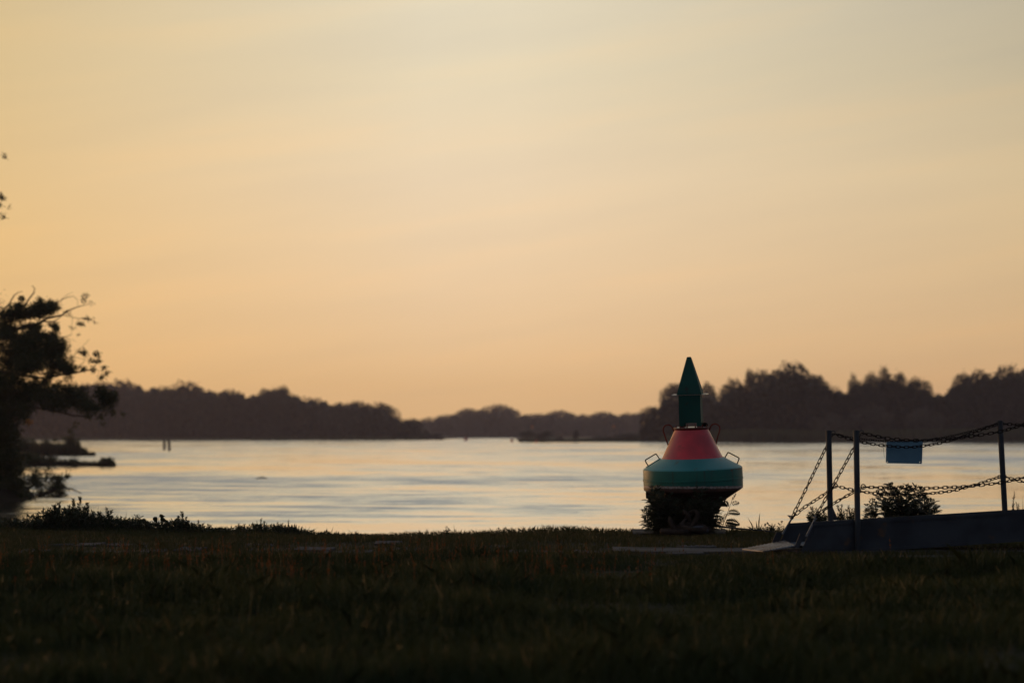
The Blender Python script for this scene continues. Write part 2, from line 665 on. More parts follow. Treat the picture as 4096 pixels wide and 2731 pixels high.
def land(name, edge, top=.5, back=1440.0, mat=None, depth=6.0):
    """a low bank: edge is the waterline (X, Y) from left to right, land goes back from it"""
    mb = MB()
    vs_ = []
    for x, y in edge:
        vs_ += [(x, y, WATER_Z - .6), (x, y + depth * .25, WATER_Z + top * .6), (x, y + depth, WATER_Z + top), (x, back, WATER_Z + top + .4)]
    fs = []
    for i in range(len(edge) - 1):
        for k in range(3):
            fs.append((i * 4 + k, i * 4 + 4 + k, i * 4 + 5 + k, i * 4 + 1 + k))
    mb.add(vs_, fs)
    return tag(mb.build(name, mat or M['land'], smooth=True), kind='structure')


def gx(px, D):
    return (px - 2048) / FPX * D


D_LEFT, D_MID, D_RIGHT = 851.0, 1330.0, 626.0
land('left_far_shore', [(-520, 840), (gx(0, 845), 845), (gx(900, 851), 851), (gx(1400, 880), 880), (gx(1741, 930), 930), (gx(1775, 1000), 1000), (gx(1790, 1300), 1300)])
land('middle_far_shore', [(gx(1500, 1340), 1340), (gx(1800, 1330), 1330), (gx(2200, 1325), 1325), (gx(2700, 1325), 1325), (gx(2900, 1325), 1325)])
land('right_far_shore', [(gx(2075, 668), 668), (gx(2200, 650), 650), (gx(2450, 640), 640), (gx(2650, 632), 632), (gx(3200, 626), 626), (gx(4200, 620), 620), (420, 610), (520, 600)], top=.35, back=1200.0)


# ------------------------------------------------------------------ far trees
def cards(centers, size, jitter=.35, flat=0.0):
    """leaf clumps: one bent four sided card at each centre"""
    n = len(centers)
    a = RNG.normal(size=(n, 3))
    a /= np.linalg.norm(a, axis=1)[:, None]
    b = RNG.normal(size=(n, 3))
    b -= a * np.sum(a * b, axis=1)[:, None]
    b /= np.linalg.norm(b, axis=1)[:, None]
    s = size * RNG.uniform(1 - jitter, 1 + jitter, n)[:, None]
    V = np.empty((n, 4, 3))
    V[:, 0] = centers - a * s * .9
    V[:, 1] = centers - b * s * .45
    V[:, 2] = centers + a * s * .9
    V[:, 3] = centers + b * s * .45
    return V.reshape(-1, 3), np.arange(4 * n).reshape(-1, 4)


def crown_points(lobes, n):
    """points spread mostly near the surface of the lobes (cx, cy, cz, rx, ry, rz)"""
    lobes = np.array(lobes)
    w = (lobes[:, 3] * lobes[:, 5]) ** 1.0
    idx = RNG.choice(len(lobes), n, p=w / w.sum())
    d = RNG.normal(size=(n, 3))
    d /= np.linalg.norm(d, axis=1)[:, None]
    r = np.clip(1 - np.abs(RNG.normal(0, .22, n)), .15, 1.0)
    r += RNG.normal(0, .03, n)
    return lobes[idx, :3] + d * r[:, None] * lobes[idx, 3:]


def make_crown_lobes(kind, h, w):
    lobes = []
    if kind == 'dome':
        for i in range(18):
            a = RNG.uniform(0, 2 * math.pi)
            q = math.sqrt(RNG.uniform(0.05, 1)) * .36
            s = RNG.uniform(.15, .22)
            zt = h * (1.0 - 1.9 * q * q) - RNG.uniform(0, .04) * h
            lobes.append((w * q * math.cos(a), w * q * math.sin(a) * .9, max(zt - s * h * .7, h * .25), w * s, w * s, h * s * .7))
        lobes.append((0, 0, h * .62, w * .36, w * .34, h * .33))
        lobes.append((0, 0, h * .36, w * .42, w * .38, h * .28))
        lobes.append((0, 0, h * .22, w * .45, w * .4, h * .2))
    elif kind == 'tuft':          # open crown of separate tufts
        for i in range(13):
            a = RNG.uniform(0, 2 * math.pi)
            q = math.sqrt(RNG.uniform(0.02, 1)) * .40
            zt = h * RNG.uniform(.5, .94) * (1 - .5 * q)
            s = RNG.uniform(.09, .15)
            lobes.append((w * q * math.cos(a), w * q * math.sin(a), zt, w * s * 1.2, w * s * 1.2, h * s * .8))
        lobes.append((0, 0, h * .42, w * .3, w * .3, h * .28))
        lobes.append((0, 0, h * .2, w * .4, w * .4, h * .2))
    elif kind == 'tall':
        for i in range(12):
            a = RNG.uniform(0, 2 * math.pi)
            z = RNG.uniform(.3, .9)
            q = .26 * (1.05 - z)
            s = RNG.uniform(.14, .22)
            lobes.append((w * q * math.cos(a), w * q * math.sin(a), h * z, w * s, w * s, h * s * .5))
        lobes.append((0, 0, h * .45, w * .3, w * .3, h * .4))
    else:                          # low spreading
        for i in range(12):
            a = RNG.uniform(0, 2 * math.pi)
            q = math.sqrt(RNG.uniform(0, 1)) * .42
            s = RNG.uniform(.13, .2)
            lobes.append((w * q * math.cos(a), w * q * math.sin(a) * .8, h * (.78 - .5 * q) - RNG.uniform(0, .1) * h, w * s, w * s, h * s * 1.1))
        lobes.append((0, 0, h * .4, w * .42, w * .38, h * .36))
    return lobes


def tree_mesh_pair(kind, mat, n=1500, h=20.0, w=18.0, card=.5):
    lobes = make_crown_lobes(kind, h, w)
    pts = crown_points(lobes, n)
    # stray twigs outside the lobes make the outline uneven
    k = n // 20
    pts2 = crown_points([(l[0], l[1], l[2], l[3] * 1.14, l[4] * 1.14, l[5] * 1.2) for l in lobes], k)
    pts = np.concatenate([pts, pts2])
    pts = pts[pts[:, 2] > .2]
    V, Q = cards(pts, card)
    crown = np_mesh('crown', V, Q, mat)
    mb = MB()
    mb.tube([(0, 0, -.5), (.1, 0, h * .2), (.2, .1, h * .45), (.1, .1, h * .62)], [w * .024, w * .02, w * .012, w * .003], 7)
    for l in lobes[:6]:
        mb.tube([(.15, .05, h * .3), (l[0] * .5, l[1] * .5, (h * .35 + l[2]) * .5), (l[0], l[1], l[2])], [w * .01, w * .007, w * .003], 5)
    tr = mb.build('trunk', M['far_bark'], smooth=True)
    me = tr.data
    bpy.data.objects.remove(tr)
    return crown, me


VARIANTS = {}
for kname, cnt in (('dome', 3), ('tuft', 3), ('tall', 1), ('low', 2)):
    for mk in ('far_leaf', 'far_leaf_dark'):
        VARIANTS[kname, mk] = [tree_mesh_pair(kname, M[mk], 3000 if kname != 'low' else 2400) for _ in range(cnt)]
_vi = 0


def far_tree(label, group, px, ytop, width, ybase, D, kind, mat, lean=0.0, wf_=1.65):
    """a tree of the height and width it shows in the photograph, standing at distance D"""
    global _vi
    _vi += 1
    crown, trunk = VARIANTS[kind, mat][_vi % len(VARIANTS[kind, mat])]
    base_z = WATER_Z + .25
    top = W(px, ytop, D).z
    h = (top - base_z) * 1.03
    w = width / FPX * D * wf_
    t = thing('far_tree', label, 'tree', (gx(px, D), D, base_z), group)
    t.rotation_euler = (0, lean, random.uniform(0, 6.28))
    t.scale = (w / 18.0, w / 18.0, h / 20.0)
    put('crown', crown, t)
    put('trunk', trunk, t)
    return t


ORD = ['first', 'second', 'third', 'fourth', 'fifth', 'sixth', 'seventh', 'eighth', 'ninth', 'tenth', 'eleventh', 'twelfth',
       'thirteenth', 'fourteenth', 'fifteenth', 'sixteenth', 'seventeenth', 'eighteenth']
LEFT = [(-40, 1535, 170, 'dome', ''), (90, 1540, 170, 'dome', ''), (215, 1532, 150, 'low', ''), (320, 1528, 120, 'dome', 'behind near twig tips'),
        (410, 1521, 130, 'dome', 'just right of the near twigs'), (490, 1517, 150, 'dome', ''), (570, 1532, 110, 'low', ''),
        (665, 1540, 120, 'dome', 'above the two mooring piles'), (745, 1521, 130, 'dome', ''), (830, 1548, 110, 'low', ''),
        (915, 1552, 110, 'dome', ''), (1010, 1566, 110, 'low', ''), (1075, 1548, 90, 'dome', ''), (1125, 1538, 80, 'dome', 'with the ragged top'),
        (1240, 1586, 120, 'dome', 'with round crown beyond the notch'), (1350, 1596, 120, 'low', ''), (1430, 1600, 100, 'dome', ''),
        (1522, 1607, 100, 'dome', 'last tall one before the point'), (1590, 1660, 80, 'low', ''), (1645, 1664, 70, 'low', 'low one near the tip of the point')]
for i, (px, yt, wd, kind, note) in enumerate(LEFT):
    shape = {'dome': 'rounded', 'low': 'low broad', 'tuft': 'ragged'}[kind]
    D = 870 + 14 * (i % 3) + (40 if px > 1350 else 0)
    where = note or f"{ORD[min(i, 17)]} from the left"
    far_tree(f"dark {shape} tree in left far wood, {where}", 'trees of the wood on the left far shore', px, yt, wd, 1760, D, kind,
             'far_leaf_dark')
MID = [(1665, 1674, 80, 'low', 'left end, beside the dark point'), (1722, 1661, 80, 'low', ''), (1797, 1654, 110, 'dome', ''), (1870, 1630, 90, 'dome', ''),
       (1932, 1629, 70, 'low', 'left shoulder of the highest hump'), (1995, 1613, 110, 'dome', 'the highest hump in the middle'), (2060, 1645, 80, 'low', ''),
       (2152, 1649, 100, 'dome', ''), (2240, 1638, 110, 'dome', ''), (2330, 1648, 90, 'low', ''), (2420, 1641, 110, 'dome', ''), (2500, 1643, 110, 'low', ''),
       (2575, 1648, 110, 'dome', 'just left of the right wood'), (2650, 1650, 100, 'low', 'hidden half behind the buoy side trees')]
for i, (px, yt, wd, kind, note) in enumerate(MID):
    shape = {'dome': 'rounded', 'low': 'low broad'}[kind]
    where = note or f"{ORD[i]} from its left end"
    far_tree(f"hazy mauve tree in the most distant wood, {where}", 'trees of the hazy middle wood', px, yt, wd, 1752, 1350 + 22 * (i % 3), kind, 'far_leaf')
RIGHT = [(2600, 1622, 90, 'dome', 'small dark tree at the left edge of the right wood', 650), (2685, 1530, 110, 'dome', 'hazy sloping tree left of the green buoy spire', 690),
         (2735, 1517, 120, 'dome', 'hazy tree right behind the green buoy spire', 690), (2832, 1522, 80, 'dome', 'flat topped tree right of the green buoy spire', 655),
         (2935, 1512, 130, 'dome', 'rounded tree right of the gap beside the buoy', 650), (3000, 1466, 50, 'dome', 'tall narrow tree with small rounded top beside the great dome', 655),
         (3055, 1474, 160, 'dome', 'left half of the great dome shaped wood', 650), (3170, 1446, 230, 'dome', 'highest broad dome shaped tree of the right wood', 645),
         (3255, 1492, 150, 'dome', 'right shoulder of the great dome', 648), (3345, 1526, 150, 'low', 'low tree in the dip right of the great dome', 640),
         (3413, 1490, 50, 'dome', 'small round headed tree above the first gangway posts', 640), (3450, 1516, 110, 'dome', 'low ragged tree above the second gangway post', 636),
         (3487, 1481, 80, 'dome', 'ragged tree left of the tallest crown above the sign', 640), (3537, 1464, 84, 'dome', 'tallest ragged crown above the blue sign', 642),
         (3598, 1480, 86, 'dome', 'forked ragged tree right of the tallest crown', 638), (3672, 1504, 130, 'dome', 'round tree right of the forked tree', 640),
         (3765, 1553, 140, 'low', 'low tree in the second dip of the wood', 640), (3850, 1482, 100, 'dome', 'tree left of the last railing post', 636),
         (3925, 1472, 150, 'dome', 'rounded tree above the last railing post', 640), (4030, 1457, 170, 'dome', 'tall tree right of the last railing post', 636),
         (4120, 1459, 170, 'dome', 'tall tree cut by the right picture edge', 640),
         (3480, 1600, 150, 'low', 'low bush tree beneath the ragged crowns', 632), (3700, 1620, 170, 'low', 'low bush tree beneath the second dip', 631),
         (3330, 1640, 150, 'low', 'low brownish bush tree at the foot of the great dome', 631)]
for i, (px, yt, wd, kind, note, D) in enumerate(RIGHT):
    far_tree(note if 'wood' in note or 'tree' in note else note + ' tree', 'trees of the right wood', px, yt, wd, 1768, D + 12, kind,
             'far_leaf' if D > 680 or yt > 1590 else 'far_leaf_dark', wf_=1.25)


def wood_mass(name, prof, ybase, D, depth, mat, label, n, card, drop=14):
    """the closed wood behind and between the trees that can be told apart"""
    xs = np.array([p[0] for p in prof], float)
    ys = np.array([p[1] for p in prof], float)
    px = RNG.uniform(xs[0], xs[-1], n)
    yt = np.interp(px, xs, ys) + drop + 10 * np.sin(px * .11)
    f = RNG.uniform(0, 1, n)
    py = yt + (ybase - yt) * f ** 1.0
    d = D + RNG.uniform(0, depth, n)
    P = np.array([W(a, b, c) for a, b, c in zip(px, py, d)])
    P[:, 2] = np.maximum(P[:, 2], WATER_Z + .2)
    V, Q = cards(P, card)
    o = put(name, np_mesh(name, V, Q, M[mat]))
    return tag(o, label, 'wood', kind='stuff')


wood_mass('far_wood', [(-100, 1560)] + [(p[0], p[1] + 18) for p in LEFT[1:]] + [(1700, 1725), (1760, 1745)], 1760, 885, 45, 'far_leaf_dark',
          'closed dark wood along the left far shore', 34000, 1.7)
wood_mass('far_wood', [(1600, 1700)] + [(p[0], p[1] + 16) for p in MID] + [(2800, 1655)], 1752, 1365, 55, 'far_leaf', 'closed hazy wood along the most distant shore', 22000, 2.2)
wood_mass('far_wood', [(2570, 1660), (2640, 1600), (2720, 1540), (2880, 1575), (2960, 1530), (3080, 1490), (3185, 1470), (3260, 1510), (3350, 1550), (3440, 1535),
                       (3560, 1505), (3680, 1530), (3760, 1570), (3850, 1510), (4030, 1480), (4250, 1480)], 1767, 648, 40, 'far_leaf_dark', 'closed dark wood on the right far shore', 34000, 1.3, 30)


def reed_mass(name, prof, ybase, D, depth, label, n, blade_w, mat='reed', lean=.12):
    """many upright blades"""
    xs = np.array([p[0] for p in prof], float)
    ys = np.array([p[1] for p in prof], float)
    px = RNG.uniform(xs[0], xs[-1], n)
    yt = np.interp(px, xs, ys)
    d = D + RNG.uniform(0, depth, n)
    X = (px - 2048) / FPX * d
    hgt = (ybase - yt) / FPX * d * RNG.uniform(.55, 1.05, n)
    a = RNG.uniform(0, math.pi, n)
    dx, dy = np.cos(a) * blade_w, np.sin(a) * blade_w
    lx, ly = RNG.normal(0, lean, n) * hgt, RNG.normal(0, lean, n) * hgt
    z0 = WATER_Z + .0
    V = np.empty((n, 4, 3))
    V[:, 0] = np.stack([X - dx, d - dy, np.full(n, z0)], 1)
    V[:, 1] = np.stack([X + dx, d + dy, np.full(n, z0)], 1)
    V[:, 2] = np.stack([X + lx + dx * .3, d + ly + dy * .3, z0 + hgt], 1)
    V[:, 3] = np.stack([X + lx - dx * .3, d + ly - dy * .3, z0 + hgt], 1)
    o = put(name, np_mesh(name, V.reshape(-1, 3), np.arange(4 * n).reshape(-1, 4), M[mat]))
    return tag(o, label, 'reeds', kind='stuff')


reed_mass('reeds', [(2640, 1745), (2860, 1722), (3000, 1716), (3300, 1722), (3700, 1716), (4300, 1714)], 1769, 627.5, 8, 'band of dull green reeds at the foot of the right wood', 15000, .22)
reed_mass('reeds', [(2080, 1757), (2230, 1756), (2380, 1752), (2560, 1746), (2660, 1738)], 1768, 655, 8, 'low reeds on the thin spit left of the buoy', 2600, .2)
reed_mass('reeds', [(-80, 1744), (800, 1748), (1400, 1744), (1700, 1748)], 1760, 856, 8, 'pale low reeds at the foot of the left far wood', 6000, .25)
for px, yt, wd, kind, lean, label in [(2110, 1724, 52, 'dome', 0, 'small round bush at the left tip of the spit'), (2185, 1725, 56, 'dome', .35, 'small bush leaning right on the spit'),
                                      (2300, 1717, 24, 'tall', .18, 'thin upright bush on the spit'), (2236, 1744, 30, 'low', 0, 'tiny low bush between leaning and thin bushes'),
                                      (2400, 1741, 90, 'low', 0, 'low flat bush in the middle of the spit'), (2515, 1729, 110, 'low', 0, 'wide low bush where spit meets the right wood')]:
    t = far_tree(label, 'bushes on the spit', px, yt, wd, 1767, 657, kind, 'far_leaf_dark', lean)
    t.name = 'spit_bush'
    t['category'] = 'bush'

# ------------------------------------------------------------------ small things on the water
for i, (px, yt, yb, dx) in enumerate([(657, 1760, 1798, 0), (677, 1758, 1801, 4)]):
    D = 2.2 * FPX / (yb - 1735)
    mb = MB()
    b, tp = W(px + dx * 0.5, yb, D), W(px - dx * .5, yt, D)
    b.z = WATER_Z - .6
    for k in range(1):
        mb.tube([b, b.lerp(tp, .5) + Vector((.01, 0, 0)), tp], [.19, .185, .16], 10)
    tag(mb.build('mooring_pile', M['wood'], loc=(b.x, b.y, WATER_Z), smooth=True),
        ['dark wooden pile standing in the river, left one of the pair', 'dark wooden pile in the river, right one leaning towards its twin'][i], 'pile', 'pair of mooring piles')
D = 2.2 * FPX / (1914 - 1735)
c = W(1047, 1912, D)
mb = MB()
mb.tube([c + Vector((-.32, 0, -.03)), c + Vector((-.12, .02, .01)), c + Vector((.05, 0, .035)), c + Vector((.30, -.02, -.03))], [.012, .03, .04, .012], 7)
mb.tube([c + Vector((.03, 0, .03)), c + Vector((.08, 0, .09))], [.015, .006], 5)
tag(mb.build('driftwood', M['wood'], loc=c, smooth=True), 'dark piece of driftwood floating on the river left of centre', 'driftwood')
for px, yb, s, label in [(1863, 1761, .7, 'pale red float far out on the river, leftmost of three'), (2048, 1765, .55, 'small red float on the far water just left of the spit'),
                         (2145, 1768, .45, 'tiny red float close under the spit bushes')]:
    D = 2.2 * FPX / (yb - 1735) * .97
    x = gx(px, D)
    mb = MB()
    mb.lathe([(s * .3, -s * .3), (s, 0), (s, s * .4), (s * .45, s * 1.2), (s * .2, s * 1.5)], 14, Matrix.Translation((x, D, WATER_Z)), True, True)
    tag(mb.build('channel_float', M['redfloat'], loc=(x, D, WATER_Z), smooth=True), label, 'buoy', 'red floats far out')
for px, py, label in [(2129, 1707, 'small orange mark on the far shore above the spit bushes'), (2455, 1705, 'small orange mark before the distant wood left of the buoy')]:
    p = W(px, py, 1160)
    mb = MB()
    mb.box((p.x, p.y, p.z), (.95, .12, 1.3))
    mb2 = MB()
    mb2.tube([(p.x, p.y + .16, WATER_Z - .5), (p.x, p.y + .16, p.z + .6)], .09, 6)
    t = thing('shore_mark', label, 'sign', (p.x, p.y, WATER_Z), 'orange marks on the far shore')
    for b_, nm, mt in ((mb, 'board', M['orange']), (mb2, 'pole', M['steel'])):
        o = b_.build(nm, mt, t, bevel=0)
        o.location = -t.location

# ------------------------------------------------------------------ left bank with the near tree
D_TREE = 80.0
mb = MB()


def mound(name, prof, D, depth, mat, n=40, kind='structure'):
    """flat tongue of land: prof gives the (px, half depth, height) along it"""
    mb = MB()
    rows = []
    for px, hd, hz in prof:
        x = gx(px, D)
        rows.append([(x, D - hd, WATER_Z - .3), (x, D - hd * .6, WATER_Z + hz * .6), (x, D, WATER_Z + hz), (x, D + hd * .6, WATER_Z + hz * .6), (x, D + hd, WATER_Z - .3)])
    vs_ = [v for r in rows for v in r]
    fs = [(i * 5 + k, i * 5 + 5 + k, i * 5 + 6 + k, i * 5 + 1 + k) for i in range(len(rows) - 1) for k in range(4)]
    mb.add(vs_, fs)
    return tag(mb.build(name, mat, smooth=True), kind=kind)


mound('left_bank', [(-1600, 14, .9), (-600, 12, .8), (-60, 10, .7), (40, 6, .35), (90, 2, .02), (105, 1, -.2)], D_TREE, 8, M['mud'])
mound('upper_mud_spit', [(-500, 6, .6), (60, 4, .35), (250, 3, .25), (340, 2, .12), (386, 1, -.05)], 241, 5, M['mud'])
mound('lower_mud_spit', [(-500, 4, .5), (90, 2.5, .25), (300, 1.6, .15), (400, 1.4, .15), (458, 1.0, .08), (468, .6, -.1)], 166, 4, M['mud'])
reed_mass('reeds', [(-300, 1755), (60, 1764), (120, 1762), (160, 1770), (180, 1760), (225, 1776), (236, 1756), (243, 1776), (262, 1772), (272, 1744), (290, 1741), (296, 1762), (308, 1757), (318, 1764), (322, 1784), (335, 1790), (352, 1797), (356, 1806), (383, 1806)], 1823, 240, 3,
          'reeds on the upper mud spit behind the near tree', 6500, .04, 'weed', .1)
reed_mass('reeds', [(-300, 1815), (80, 1806), (180, 1812), (215, 1822), (250, 1830), (330, 1838), (395, 1840), (408, 1826), (430, 1836), (455, 1838), (466, 1848)], 1861, 165.5, 1.6,
          'low reeds along the lower mud spit', 3600, .022, 'weed', .1)


def leaf_cloud(clumps, D, depth, size, aspect=.42, dense=1.35):
    """leaves spread through ellipsoids given in photo pixels (x, y, rx, ry, count)"""
    P = []
    for x, y, rx, ry, n in clumps:
        n = int(n * dense)
        c = W(x, y, D)
        k = D / FPX
        dep = RNG.uniform(-depth, depth) * .5
        # inner sub-clumps so that gaps stay between them
        m = max(3, int(n / 26))
        sub = RNG.normal(size=(m, 3))
        sub /= np.linalg.norm(sub, axis=1)[:, None]
        sub *= (RNG.uniform(0, 1, m) ** .45)[:, None]
        idx = RNG.integers(0, m, n)
        jit = RNG.normal(0, 1, (n, 3))
        spread = max(min(rx, ry) * .28, 4)
        pts = np.empty((n, 3))
        pts[:, 0] = c.x + (sub[idx, 0] * rx + jit[:, 0] * spread) * k
        pts[:, 2] = c.z + (sub[idx, 2] * ry + jit[:, 2] * spread) * k
        dd = max(min(max(rx, ry) * k, depth), .25)
        pts[:, 1] = c.y + dep + sub[idx, 1] * dd + jit[:, 1] * .12
        P.append(pts)
    P = np.concatenate(P)
    n = len(P)
    a = RNG.normal(size=(n, 3))
    a /= np.linalg.norm(a, axis=1)[:, None]
    b = np.cross(a, RNG.normal(size=(n, 3)))
    b /= np.linalg.norm(b, axis=1)[:, None]
    s = size * RNG.uniform(.6, 1.3, n)[:, None]
    V = np.empty((n, 4, 3))
    V[:, 0] = P
    V[:, 1] = P + a * s * .5 + b * s * aspect * .5
    V[:, 2] = P + a * s
    V[:, 3] = P + a * s * .5 - b * s * aspect * .5
    return V.reshape(-1, 3), np.arange(4 * n).reshape(-1, 4)


def branch(mb, pix, D, r0, r1, dd=0.0, seg=6):
    pts = [W(x, y, D + dd * i / max(len(pix) - 1, 1)) for i, (x, y) in enumerate(pix)]
    n = len(pts)
    mb.tube(pts, [r0 + (r1 - r0) * i / (n - 1) for i in range(n)], seg)


tree = thing('bank_tree', 'dark leafy tree leaning in from the left picture edge over the river', 'tree', (gx(-420, D_TREE), D_TREE, WATER_Z))
mb = MB()
branch(mb, [(-420, 2080), (-400, 1800), (-420, 1500), (-380, 1150), (-400, 700), (-380, 300)], D_TREE, .34, .10, 0, 10)
branch(mb, [(-410, 1700), (-260, 1500), (-150, 1360), (-60, 1270)], D_TREE, .16, .05, -1)
branch(mb, [(-400, 1450), (-250, 1150), (-140, 900), (-50, 820), (2, 786)], D_TREE, .14, .01, -1)
branch(mb, [(-400, 1100), (-250, 800), (-120, 660), (-30, 615), (-4, 606)], D_TREE, .11, .01, 1)
branch(mb, [(-410, 1850), (-250, 1680), (-120, 1600), (0, 1570), (59, 1560)], D_TREE, .15, .05, 1)
o = mb.build('trunk', M['bark'], tree, smooth=True)
o.location = -tree.location
mb = MB()
for pix, r0, r1, dd in [
    ([(-60, 1270), (0, 1253), (38, 1214), (56, 1182), (72, 1170), (90, 1165)], .035, .007, .3),
    ([(-60, 1290), (50, 1258), (97, 1226), (117, 1194), (136, 1170), (139, 1153), (128, 1142)], .04, .010, -.5),
    ([(-150, 1360), (-40, 1340), (53, 1317), (147, 1297), (188, 1273), (249, 1260), (267, 1244), (315, 1226), (352, 1217)], .07, .008, 1.0),
    ([(147, 1297), (173, 1286), (217, 1285), (236, 1272), (252, 1259)], .025, .012, .4),
    ([(188, 1240), (229, 1211), (255, 1194), (293, 1184), (311, 1200), (310, 1222)], .014, .006, .3),
    ([(229, 1212), (262, 1184), (290, 1168)], .009, .004, .2),
    ([(252, 1260), (320, 1275), (352, 1272), (381, 1288), (398, 1294)], .012, .004, .4),
    ([(290, 1262), (288, 1300), (296, 1318)], .007, .004, .2),
    ([(150, 1340), (220, 1343), (252, 1348), (287, 1338), (284, 1318)], .014, .005, .3),
    ([(252, 1348), (290, 1358), (306, 1366)], .007, .003, .2),
    ([(200, 1436), (264, 1432), (293, 1426), (310, 1404), (331, 1385), (358, 1355)], .016, .004, .3),
    ([(293, 1428), (330, 1434), (346, 1440)], .008, .004, .1),
    ([(-80, 1470), (59, 1496), (120, 1504), (176, 1514), (243, 1499), (308, 1490), (340, 1482), (378, 1478), (382, 1456), (392, 1430)], .06, .005, .7),
    ([(308, 1476), (334, 1449), (338, 1430), (334, 1410)], .010, .004, .2),
    ([(378, 1478), (405, 1484), (436, 1490)], .006, .003, .2),
    ([(392, 1480), (402, 1512)], .004, .003, .1),
    ([(-120, 1610), (0, 1600), (120, 1626), (207, 1640), (293, 1662), (344, 1666), (400, 1640), (440, 1590)], .05, .006, 1.0),
    ([(120, 1626), (200, 1600), (300, 1585), (400, 1580)], .02, .006, .5),
    ([(60, 1720), (75, 1704), (58, 1690)], .006, .004, .1),
]:
    branch(mb, pix, D_TREE + RNG.uniform(-1, 1) * .3, r0, r1, dd)
o = mb.build('branches', M['bark'], tree, smooth=True)
o.location = -tree.location
clumps = [
    (20, 1262, 60, 28, 900), (75, 1250, 55, 26, 1100), (130, 1244, 50, 28, 1100), (170, 1234, 40, 24, 900), (205, 1230, 28, 26, 700), (225, 1226, 12, 16, 160), (178, 1206, 8, 12, 60),
    (115, 1204, 9, 12, 60), (85, 1196, 4, 8, 16), (95, 1226, 22, 16, 220), (55, 1225, 6, 10, 30),
    (10, 1310, 60, 24, 700), (95, 1300, 50, 16, 380), (40, 1345, 60, 20, 420), (140, 1330, 40, 16, 330),
    (-40, 1400, 110, 110, 2600), (60, 1400, 90, 60, 2600), (130, 1385, 75, 55, 2400), (190, 1395, 60, 55, 2000), (225, 1400, 40, 40, 900), (240, 1370, 22, 22, 300), (255, 1380, 12, 24, 120),
    (60, 1455, 90, 40, 1900), (150, 1455, 80, 40, 1900), (215, 1460, 50, 36, 1200), (250, 1475, 24, 22, 360), (175, 1345, 45, 24, 500), (205, 1318, 12, 22, 120),
    (70, 1485, 60, 14, 300), (190, 1495, 40, 10, 200), (198, 1297, 8, 9, 40), (182, 1305, 12, 6, 40), (235, 1302, 8, 14, 60), (228, 1318, 8, 6, 24),
    (311, 1297, 13, 7, 46), (303, 1312, 5, 7, 12), (352, 1273, 16, 6, 34), (329, 1178, 8, 7, 20), (331, 1201, 9, 9, 26), (350, 1208, 5, 5, 10), (350, 1190, 4, 5, 10), (296, 1256, 5, 5, 10), (272, 1252, 6, 8, 16),
    (378, 1286, 9, 4, 8), (292, 1334, 5, 4, 5),
    (352, 1414, 13, 11, 75), (402, 1418, 9, 9, 40), (384, 1412, 4, 10, 22), (346, 1440, 10, 6, 40), (384, 1440, 11, 7, 34), (322, 1410, 7, 7, 16), (330, 1404, 4, 6, 10), (276, 1431, 6, 4, 18),
    (293, 1478, 14, 20, 170), (326, 1475, 9, 9, 50), (308, 1466, 8, 8, 30), (396, 1478, 4, 14, 40), (431, 1475, 9, 8, 36), (437, 1492, 8, 7, 26), (451, 1487, 4, 4, 8), (402, 1512, 6, 11, 24), (381, 1508, 4, 9, 14),
    (420, 1498, 4, 8, 8), (350, 1466, 4, 6, 8), (272, 1475, 12, 12, 70), (262, 1510, 5, 16, 24), (292, 1516, 4, 14, 18),
    (20, 1545, 110, 40, 1700), (60, 1590, 90, 34, 1500), (150, 1560, 60, 34, 900), (210, 1580, 60, 40, 1300), (265, 1570, 50, 40, 1100), (300, 1598, 40, 34, 700), (240, 1620, 70, 24, 800),
    (330, 1620, 40, 34, 500), (350, 1560, 16, 16, 90), (395, 1570, 26, 26, 330), (420, 1600, 36, 40, 800), (440, 1585, 20, 26, 260), (458, 1576, 12, 10, 60), (380, 1630, 34, 26, 420), (440, 1650, 14, 18, 60),
    (470, 1652, 8, 12, 22), (400, 1665, 24, 14, 80), (430, 1690, 10, 12, 16), (320, 1698, 8, 10, 22), (302, 1722, 8, 12, 18), (360, 1668, 24, 12, 60),
    (-20, 1660, 70, 60, 1500), (30, 1700, 46, 50, 700), (75, 1665, 24, 30, 200), (-10, 1760, 80, 60, 1500), (40, 1800, 40, 40, 700), (100, 1600, 40, 26, 300), (55, 1750, 20, 24, 90), (90, 1728, 12, 14, 20),
    (-60, 1300, 90, 120, 2200), (-60, 1560, 90, 120, 2200), (80, 1530, 90, 26, 700), (170, 1528, 50, 22, 320), (40, 1510, 60, 20, 400), (230, 1540, 30, 18, 160), (60, 1640, 70, 36, 900), (130, 1640, 40, 26, 360), (110, 1335, 60, 22, 340), (20, 1335, 60, 26, 420), (255, 1440, 14, 30, 120),
    (-6, 612, 5, 9, 18), (0, 783, 9, 10, 70), (12, 817, 4, 4, 6), (-6, 820, 6, 12, 36), (-8, 855, 5, 14, 30), (-6, 874, 5, 6, 20),
    (-120, 700, 60, 120, 900), (-150, 950, 80, 120, 900)]
V, Q = leaf_cloud(clumps, D_TREE, 2.2, .08, .42, 2.0)
put('leaves', np_mesh('leaves', V, Q, M['leaf']), tree, -tree.location)
V, Q = leaf_cloud([(115, 1684, 8, 9, 14)], D_TREE - .8, .3, .11, .7)
o = put('yellow_leaf', np_mesh('yellow_leaf', V, Q, M['yellow_leaf']), tree, -tree.location)
o['label'] = 'small yellow orange sprig of leaves'
o['kind'] = 'stuff'

